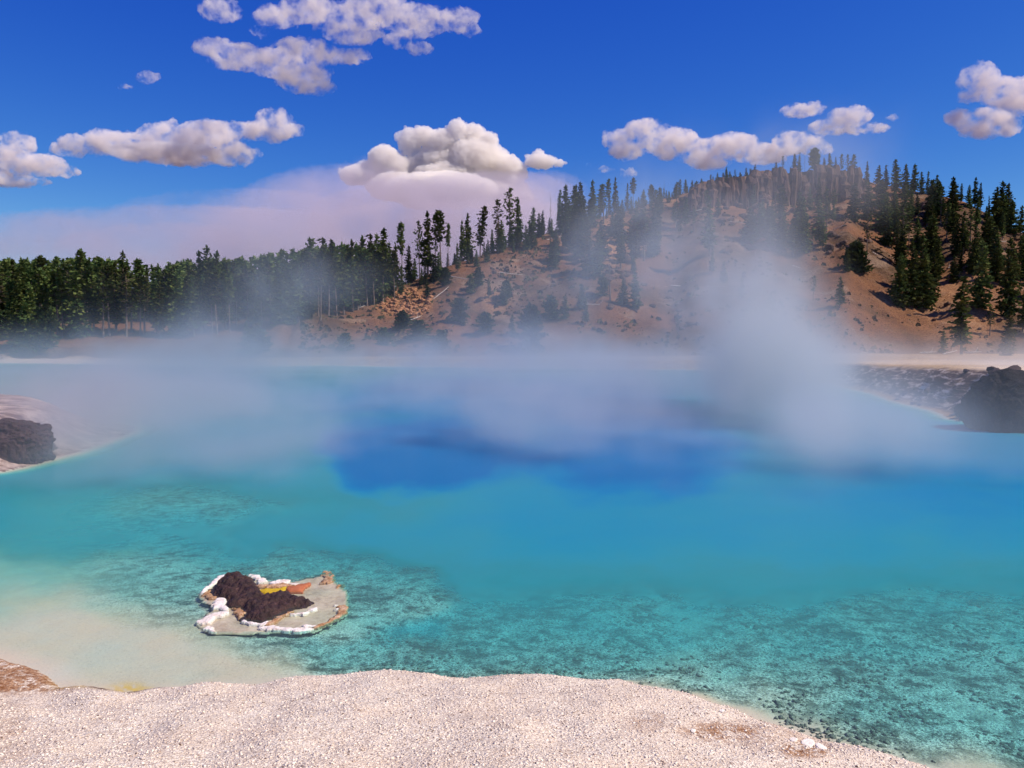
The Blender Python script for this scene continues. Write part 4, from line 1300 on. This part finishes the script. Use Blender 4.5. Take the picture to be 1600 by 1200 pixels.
# ------------------------------------------------------------------ loose chips of sinter along the near shore, stones on the bed
def scatter(name, n, region, size, mat, seed, under=False, lab=None, squash=.5):
    r = np.random.default_rng(seed)
    bx = []
    ico = bmesh.new(); bmesh.ops.create_icosphere(ico, subdivisions=1, radius=1)
    c0 = np.array([v.co for v in ico.verts]); f0 = np.array([[v.index for v in f.verts] for f in ico.faces]); ico.free()
    X, Y = region(r, n)
    Z, sd = relief(X, Y)
    qx = 800 + F * X / Y
    ok = ((sd > .02) & ~((qx < 275) & (sd < .22)) & ~((qx < 60) & (sd < .9))) if not under else (sd < -.05)
    X, Y, Z = X[ok], Y[ok], Z[ok]
    m = len(X)
    s = size[0] + (size[1] - size[0]) * r.random(m) ** 3
    if under: s = np.minimum(s, -Z * .8)
    J = 1 + .35 * r.normal(0, 1, (m, len(c0), 1)).clip(-1.2, 1.2)
    A = r.uniform(0, 6.28, m)
    c = c0[None] * J * s[:, None, None] * np.stack([r.uniform(.7, 1.5, m), r.uniform(.7, 1.3, m), squash * r.uniform(.6, 1.4, m)], 1)[:, None, :]
    cc = np.stack([c[..., 0] * np.cos(A)[:, None] - c[..., 1] * np.sin(A)[:, None], c[..., 0] * np.sin(A)[:, None] + c[..., 1] * np.cos(A)[:, None], c[..., 2]], -1)
    cc += np.stack([X, Y, Z + s * .15], 1)[:, None, :]
    Fc = (f0[None] + (np.arange(m) * len(c0))[:, None, None]).reshape(-1, 3)
    o = link(mesh(name, cc.reshape(-1, 3), Fc, mat), name)
    tag(o, lab, name.replace('_', ' '), kind='stuff')
    return o


def reg_near(r, n):
    Y = 6.5 + 9 * r.random(n); return (r.uniform(-.66, .66, n)) * Y, Y


def reg_bed(r, n):
    px = r.uniform(560, 1650, n); py = 1190 - 290 * r.random(n) ** 1.1
    P = np.array([atZ(a, b)[:2] for a, b in zip(px, py)])
    k = fbm(P[:, 0] * 1.1, P[:, 1] * .9, 0, 4, 55) + .25 * (px > 560) - .1 > r.random(n) * .7
    return P[k, 0], P[k, 1]


CHIP = N('sinter_chip'); _n = CHIP.noise(CHIP.pos(), 8, 4, .7)
_v = CHIP.vor(CHIP.pos(), 38, out='Color')
CHIP = CHIP.finish(CHIP.mix(CHIP.ramp(_n, [(.36, 1), (.46, 0)]), CHIP.ramp(CHIP.n('SeparateColor', {0: _v}).outputs[0], [(0.0, (0.13, 0.08, 0.055)), (0.07, (0.20, 0.13, 0.09)), (0.11, (0.66, 0.53, 0.40)), (1, (0.95, 0.85, 0.69))]), (0.36, 0.25, 0.19)), .95, None, .1)
scatter('sinter_gravel', 64000, reg_near, (.005, .021), CHIP, 3, False, 'coarse crumbs of white sinter covering the near shore')
BEDM = mat_rock('bed_stone', [(.3, (0.05, 0.07, 0.065)), (.5, (0.14, 0.16, 0.14)), (.62, (0.40, 0.40, 0.34)), (.75, (0.75, 0.74, 0.66))], 5, .02)
scatter('bed_stones', 15000, reg_bed, (.010, .055), BEDM, 8, True, 'dark lumps scattered over the shallow lake bed')

# ------------------------------------------------------------------ clouds and the smoke of a far fire: real volumes far away
def mat_volume(name, col, dens, aniso=.3, noise_=None):
    m = bpy.data.materials.new(name); m.use_nodes = True
    t = m.node_tree; t.nodes.clear()
    o = t.nodes.new('ShaderNodeOutputMaterial'); v = t.nodes.new('ShaderNodeVolumePrincipled')
    v.inputs['Color'].default_value = (*col, 1); v.inputs['Density'].default_value = dens; v.inputs['Anisotropy'].default_value = aniso
    t.links.new(v.outputs[0], o.inputs['Volume'])
    if noise_:
        sc, lo, hi, rate = noise_
        g = t.nodes.new('ShaderNodeNewGeometry'); n = t.nodes.new('ShaderNodeTexNoise')
        n.inputs['Scale'].default_value = sc; n.inputs['Detail'].default_value = 5; n.inputs['Roughness'].default_value = .62
        t.links.new(g.outputs['Position'], n.inputs['Vector'])
        r = t.nodes.new('ShaderNodeMapRange'); r.inputs[1].default_value = lo; r.inputs[2].default_value = hi; r.inputs[3].default_value = 0; r.inputs[4].default_value = dens
        r.interpolation_type = 'SMOOTHSTEP'
        t.links.new(n.outputs[0], r.inputs[0]); t.links.new(r.outputs[0], v.inputs['Density'])
        m.cycles.volume_step_rate = rate
    return m


def cloud(name, puffs, D, mat, label, cat, group=None, vox=1.0, disp=(1.25, .75), thick=.8, seed=0):
    """puffs: (px, py, rx, ry) ellipses seen in the photograph, made solid at distance D"""
    r = np.random.default_rng(seed)
    bm = bmesh.new()
    s = D / F
    c0 = atY(np.mean([p[0] for p in puffs]), np.mean([p[1] for p in puffs]), D)
    for (px, py, rx, ry) in puffs:
        c = atY(px, py, D) - c0 + np.array([0, r.uniform(-.4, .4) * rx * s, 0])
        M = Matrix.Translation(Vector(c)) @ Matrix.Diagonal((rx * s, rx * s * thick, ry * s, 1))
        bmesh.ops.create_icosphere(bm, subdivisions=3, radius=1, matrix=M)
    me = bpy.data.meshes.new(name); bm.to_mesh(me); bm.free()
    me.materials.append(mat)
    o = link(me, name, None, tuple(c0))
    rm = o.modifiers.new('remesh', 'REMESH'); rm.mode = 'VOXEL'; rm.voxel_size = vox * s
    for i, (a, ts) in enumerate(((disp[0], 14), (disp[1], 4))):
        tx = bpy.data.textures.new('puff', 'CLOUDS'); tx.noise_scale = ts * s; tx.noise_depth = 3; tx.noise_basis = 'VORONOI_F1' if i == 0 else 'BLENDER_ORIGINAL'
        dm = o.modifiers.new('puff', 'DISPLACE'); dm.texture = tx; dm.strength = (-1 if i == 0 else 1) * a * 8 * s; dm.mid_level = .5; dm.texture_coords = 'GLOBAL'
    tag(o, label, cat, group)
    return o


CW = mat_volume('cloud_vapour', (1.0, .955, .915), .034, .0, (.015, .42, .64, .15))
CTHIN = mat_volume('thin_cloud_vapour', (1.0, .955, .915), .030, .0, (.017, .44, .68, .13))
PYRO = mat_volume('towering_cloud_vapour', (1.0, .97, .92), .022, .0)
SMK = mat_volume('fire_smoke', (.90, .81, .84), .0017, .2, (.0009, .38, .70, .3))


def chain(pts, seed, jit=.35, n=3, lo=.2):
    """fill between given ellipses with smaller puffs"""
    r = random.Random(seed); out = list(pts)
    for (px, py, rx, ry) in pts:
        for k in range(n * 2):
            a = r.uniform(0, 6.28); f = r.uniform(.5, .95)
            out.append((px + rx * f * math.cos(a), py + ry * f * math.sin(a) * .9, rx * r.uniform(lo, .45), ry * r.uniform(.25, .5)))
    return out


G5 = 'white clouds in the blue sky'
cloud('cloud', chain([(345, 15, 34, 18), (430, 22, 40, 14), (490, 22, 52, 18), (545, 45, 46, 18), (590, 14, 50, 20), (650, 34, 55, 22), (620, 62, 22, 12), (655, 76, 22, 9), (715, 30, 34, 18), (735, 50, 18, 8), (560, 20, 60, 14)], 1), 3300, CTHIN,
      'largest ragged white cloud at the top edge of the sky', 'cloud', G5, 1.5, seed=1)
cloud('cloud', chain([(340, 78, 36, 14), (380, 92, 48, 18), (430, 95, 50, 22), (480, 86, 52, 18), (540, 86, 40, 9), (470, 118, 45, 24), (500, 138, 28, 12), (410, 50, 18, 9)], 2), 3400, CTHIN,
      'ragged cloud with a drooping lower tip under the top cloud', 'cloud', G5, 1.5, seed=2)
cloud('cloud', [(232, 122, 17, 10), (222, 124, 10, 6), (240, 120, 9, 7)], 3400, CTHIN, 'tiny puff alone in the upper left sky', 'cloud', G5, 1, seed=3)
cloud('cloud', [(196, 134, 12, 4), (188, 136, 8, 3)], 3400, CTHIN, 'faint wisp left of the tiny upper left puff', 'cloud', G5, 1, seed=13)
cloud('cloud', chain([(15, 222, 34, 18), (8, 238, 30, 14)], 4, n=3), 3700, CW, 'upper puff cut by the left frame edge', 'cloud', G5, 1.5, seed=4)
cloud('cloud', chain([(60, 256, 40, 18), (30, 256, 34, 20), (95, 266, 28, 9)], 14, n=3), 3700, CW, 'wedge shaped cloud at the left frame edge', 'cloud', G5, 1.5, seed=14)
cloud('cloud', chain([(20, 282, 40, 10), (62, 284, 18, 5), (-10, 278, 30, 14)], 24, n=2), 3700, CW, 'low flat puff at the left frame edge under the wedge cloud', 'cloud', G5, 1.5, seed=24)
cloud('cloud', chain([(105, 232, 28, 12), (160, 220, 34, 20), (200, 228, 44, 20), (260, 220, 44, 28), (310, 230, 54, 26), (360, 240, 40, 20), (330, 208, 50, 18), (120, 226, 24, 14), (280, 248, 90, 10)], 5), 3600, CW,
      'long flat bottomed cloud left of centre', 'cloud', G5, 1.5, seed=5)
cloud('cloud', chain([(428, 196, 32, 27), (400, 206, 30, 15), (456, 204, 22, 11), (375, 200, 24, 8)], 6), 3650, CW, 'round puff at the right end of the long left cloud', 'cloud', G5, 1.5, seed=6)
cloud('cloud', chain([(845, 252, 26, 11), (842, 243, 12, 10), (870, 254, 14, 5)], 7), 8500, PYRO, 'small puff just right of the towering smoke cloud', 'cloud', G5, 1.2, seed=7)
cloud('cloud', chain([(945, 266, 16, 5), (984, 270, 14, 7), (925, 258, 8, 4)], 8), 4200, CTHIN, 'pair of thin wisps above the row of ridge pines', 'cloud', G5, 1, seed=8)
cloud('cloud', chain([(975, 216, 34, 16), (1010, 212, 40, 24), (1050, 222, 44, 24), (1095, 236, 40, 20), (1145, 226, 44, 20), (1190, 238, 42, 16), (980, 232, 30, 16), (1110, 250, 34, 13)], 9), 3900, CW,
      'big elongated cloud left of the hill summit', 'cloud', G5, 1.5, seed=9)
cloud('cloud', chain([(1240, 222, 34, 15), (1278, 228, 26, 14), (1225, 235, 30, 10)], 19), 3900, CW, 'cloud resting behind the summit grove', 'cloud', G5, 1.5, seed=19)
cloud('cloud', chain([(1258, 169, 34, 10), (1238, 174, 16, 7)], 10), 3700, CW, 'short flat cloud above the summit', 'cloud', G5, 1.2, seed=10)
cloud('cloud', chain([(1325, 184, 34, 16), (1300, 198, 36, 12), (1350, 204, 36, 6), (1335, 174, 18, 8)], 20), 3700, CW, 'broken cloud right above the summit', 'cloud', G5, 1.2, seed=20)
cloud('cloud', [(1397, 183, 10, 5), (1390, 184, 6, 3)], 3700, CTHIN, 'tiny puff right of the broken summit cloud', 'cloud', G5, 1, seed=21)
cloud('cloud', chain([(1525, 126, 30, 26), (1560, 142, 34, 24), (1596, 150, 34, 30), (1510, 150, 18, 12)], 11, n=3), 3300, CW, 'large puffy cloud cut by the right frame edge', 'cloud', G5, 1.5, seed=11)
cloud('cloud', chain([(1535, 194, 44, 24), (1505, 182, 24, 13), (1570, 195, 24, 20)], 12, n=3), 3300, CW, 'rounded cloud just below the large one at the right edge', 'cloud', G5, 1.5, seed=12)
# cauliflower top of the fire cloud
pz = [(640, 222, 20, 24), (662, 214, 24, 18), (692, 222, 26, 20), (716, 208, 18, 20), (738, 212, 24, 18), (760, 222, 20, 16), (690, 250, 44, 28), (740, 248, 44, 30), (785, 256, 30, 16), (800, 268, 26, 14),
      (690, 262, 24, 16), (655, 262, 30, 24), (700, 276, 60, 24), (765, 274, 50, 20), (600, 246, 24, 18), (580, 262, 30, 14), (620, 262, 26, 20), (690, 300, 90, 26), (620, 290, 50, 24), (770, 298, 60, 26), (560, 274, 30, 16)]
cloud('fire_cloud', chain(pz, 15, n=6, lo=.14), 8500, PYRO, 'towering cauliflower-topped white cloud over a distant fire', 'cloud', None, 1.2, (1.2, .6), .7, seed=15)
# smoke bank
cloud('smoke', [(700, 352, 220, 72), (600, 310, 90, 66), (790, 335, 130, 58), (560, 345, 190, 80), (500, 322, 80, 46), (430, 366, 220, 50), (280, 388, 220, 46), (210, 414, 150, 40), (380, 402, 360, 46), (850, 308, 80, 44), (750, 400, 330, 64), (690, 305, 120, 34)],
      8000, SMK, 'wide bank of pinkish wildfire smoke drifting behind the forest', 'smoke', None, 4, (2.0, 1.4), .75, seed=16)
SMK2 = mat_volume('fire_smoke_column', (.82, .76, .80), .0015, .2, (.0016, .34, .60, .3))
cloud('smoke', [(700, 352, 190, 72), (745, 335, 130, 58), (620, 340, 110, 62), (820, 345, 90, 46), (560, 350, 80, 50), (690, 330, 90, 52)],
      7500, SMK2, 'thicker lilac smoke under the towering fire cloud', 'smoke', None, 4, (2.0, 1.6), .7, seed=17)
for o in list(bpy.data.objects):
    if o.name.startswith('smoke'): o['kind'] = 'stuff'


# ------------------------------------------------------------------ steam rising off the pool: a volume grid
STEAM = bpy.data.materials.new('steam_vapour'); STEAM.use_nodes = True
t = STEAM.node_tree; t.nodes.clear()
o_ = t.nodes.new('ShaderNodeOutputMaterial'); v_ = t.nodes.new('ShaderNodeVolumePrincipled')
v_.inputs['Color'].default_value = (.74, .775, .79, 1)
v_.inputs['Density'].default_value = 1.0
v_.inputs['Anisotropy'].default_value = .35
t.links.new(v_.outputs[0], o_.inputs['Volume'])

ng = bpy.data.node_groups.new('steam_field', 'GeometryNodeTree')
ng.interface.new_socket('Geometry', in_out='OUTPUT', socket_type='NodeSocketGeometry')


def gn(typ, ins=None, **kw):
    nd = ng.nodes.new(typ)
    for k, v in kw.items(): setattr(nd, k, v)
    for k, v in (ins or {}).items():
        if isinstance(v, bpy.types.NodeSocket): ng.links.new(v, nd.inputs[k])
        else: nd.inputs[k].default_value = v
    return nd


def gm(op, a, b=0.0, clamp=False):
    nd = gn('ShaderNodeMath', {0: a, 1: b}, operation=op); nd.use_clamp = clamp
    return nd.outputs[0]


def gv(op, a, b):
    return gn('ShaderNodeVectorMath', {0: a, 1: b}, operation=op)


pos_ = gn('GeometryNodeInputPosition').outputs[0]
sep = gn('ShaderNodeSeparateXYZ', {0: pos_})
px_, py_, pz_ = sep.outputs
# curl the sampling position a little so that plumes get ragged
warp = gn('ShaderNodeTexNoise', {'Vector': pos_, 'Scale': .055, 'Detail': 3, 'Roughness': .6}, noise_dimensions='3D')
wv = gv('SUBTRACT', warp.outputs['Color'], (.5, .5, .5)).outputs[0]
wv = gv('MULTIPLY', wv, (26, 24, 9)).outputs[0]
wp = gv('ADD', pos_, wv).outputs[0]
# (px, py, distance, rx px, rz px, depth radius m, weight)
BL = [(1200, 590, 62, 160, 110, 9, .11), (1170, 480, 66, 135, 90, 10, .070), (1080, 390, 70, 120, 100, 12, .055), (1240, 290, 85, 110, 70, 16, .016), (1020, 340, 80, 70, 90, 14, .028),
      (1210, 710, 42, 160, 80, 7, .12), (1275, 630, 52, 90, 110, 10, .085), (1040, 600, 70, 190, 50, 12, .07), (1120, 790, 30, 180, 46, 6, .08),
      (90, 700, 46, 230, 75, 9, .24), (240, 650, 60, 240, 48, 12, .15), (330, 545, 110, 240, 45, 18, .030), (250, 500, 90, 60, 60, 16, .012), (450, 450, 110, 110, 70, 18, .020), (150, 578, 115, 200, 14, 20, .016),
      (775, 650, 46, 70, 130, 7, .20), (850, 690, 40, 60, 70, 6, .08), (600, 625, 75, 330, 30, 14, .075), (830, 550, 95, 260, 40, 16, .030), (860, 450, 90, 150, 75, 14, .022), (320, 750, 34, 200, 60, 6, .20),
      (1400, 700, 38, 150, 50, 8, .030), (60, 800, 32, 200, 55, 6, .13), (990, 650, 55, 110, 80, 9, .10), (900, 330, 95, 90, 50, 16, .010), (470, 680, 44, 90, 60, 8, .09), (700, 800, 30, 260, 36, 5, .03), (950, 750, 36, 90, 60, 5, .08),
      (420, 574, 140, 360, 12, 20, .030), (900, 574, 140, 330, 16, 20, .045), (1210, 540, 120, 90, 50, 20, .030), (560, 700, 38, 60, 70, 5, .10), (1330, 720, 36, 110, 70, 6, .06), (640, 500, 80, 90, 60, 10, .025), (680, 560, 70, 40, 70, 8, .03)]
tot = None
for (bx, by, Y, rx, rz, ry, wgt) in BL:
    c = atY(bx, by, Y)
    dv = gv('SUBTRACT', wp, tuple(map(float, c))).outputs[0]
    dv = gv('DIVIDE', dv, (rx * Y / F, ry, rz * Y / F)).outputs[0]
    q = gv('DOT_PRODUCT', dv, dv).outputs['Value']
    g_ = gm('MULTIPLY', gm('EXPONENT', gm('MULTIPLY', gm('POWER', q, 1.4), -1.0)), wgt)
    tot = g_ if tot is None else gm('ADD', tot, g_)
# low mist lying on the water
zz_ = gm('DIVIDE', pz_, 3.6)
mist = gm('MULTIPLY', gm('EXPONENT', gm('MULTIPLY', gm('MULTIPLY', zz_, zz_), -1.0)), .027)
mist = gm('MULTIPLY', mist, gm('MULTIPLY', gm('SUBTRACT', py_, 27.0), .04, True))
mist = gm('MULTIPLY', mist, gm('SUBTRACT', 1.0, gm('MULTIPLY', gm('SUBTRACT', py_, 155.0), .06, True)))
tot = gm('ADD', tot, mist)
nz1 = gn('ShaderNodeTexNoise', {'Vector': gv('MULTIPLY', wp, (1, .8, .60)).outputs[0], 'Scale': .075, 'Detail': 7, 'Roughness': .66})
nz2 = gn('ShaderNodeTexNoise', {'Vector': gv('MULTIPLY', pos_, (1, .9, .5)).outputs[0], 'Scale': .33, 'Detail': 4, 'Roughness': .6, 'Distortion': .6})
nsum = gm('ADD', gm('MULTIPLY', nz1.outputs[0], .72), gm('MULTIPLY', nz2.outputs[0], .28))
nf = gm('MULTIPLY', gm('SUBTRACT', nsum, .452), 15.0)
nf = gm('MAXIMUM', gm('MINIMUM', nf, 3.0), 0.10)
# nothing under the surface and a clean fade at the box sides
edge = gm('MULTIPLY', gm('ADD', pz_, -.05), 3.0, True)
dens = gm('MULTIPLY', gm('MULTIPLY', tot, nf), edge)
dens = gm('MAXIMUM', gm('SUBTRACT', dens, .0004), 0.0)
vc = gn('GeometryNodeVolumeCube', {'Density': dens, 'Background': 0.0, 'Min': (-75, 18, 0), 'Max': (75, 168, 34)})
vc.inputs['Resolution X'].default_value = 170; vc.inputs['Resolution Y'].default_value = 150; vc.inputs['Resolution Z'].default_value = 68
sm = gn('GeometryNodeSetMaterial', {0: vc.outputs[0]}); sm.inputs['Material'].default_value = STEAM
go = gn('NodeGroupOutput'); ng.links.new(sm.outputs[0], go.inputs[0])
so = link(bpy.data.meshes.new('steam'), 'steam')
md = so.modifiers.new('steam', 'NODES'); md.node_group = ng
tag(so, 'steam drifting off the hot water, thickest in a plume right of centre', 'steam', kind='stuff')
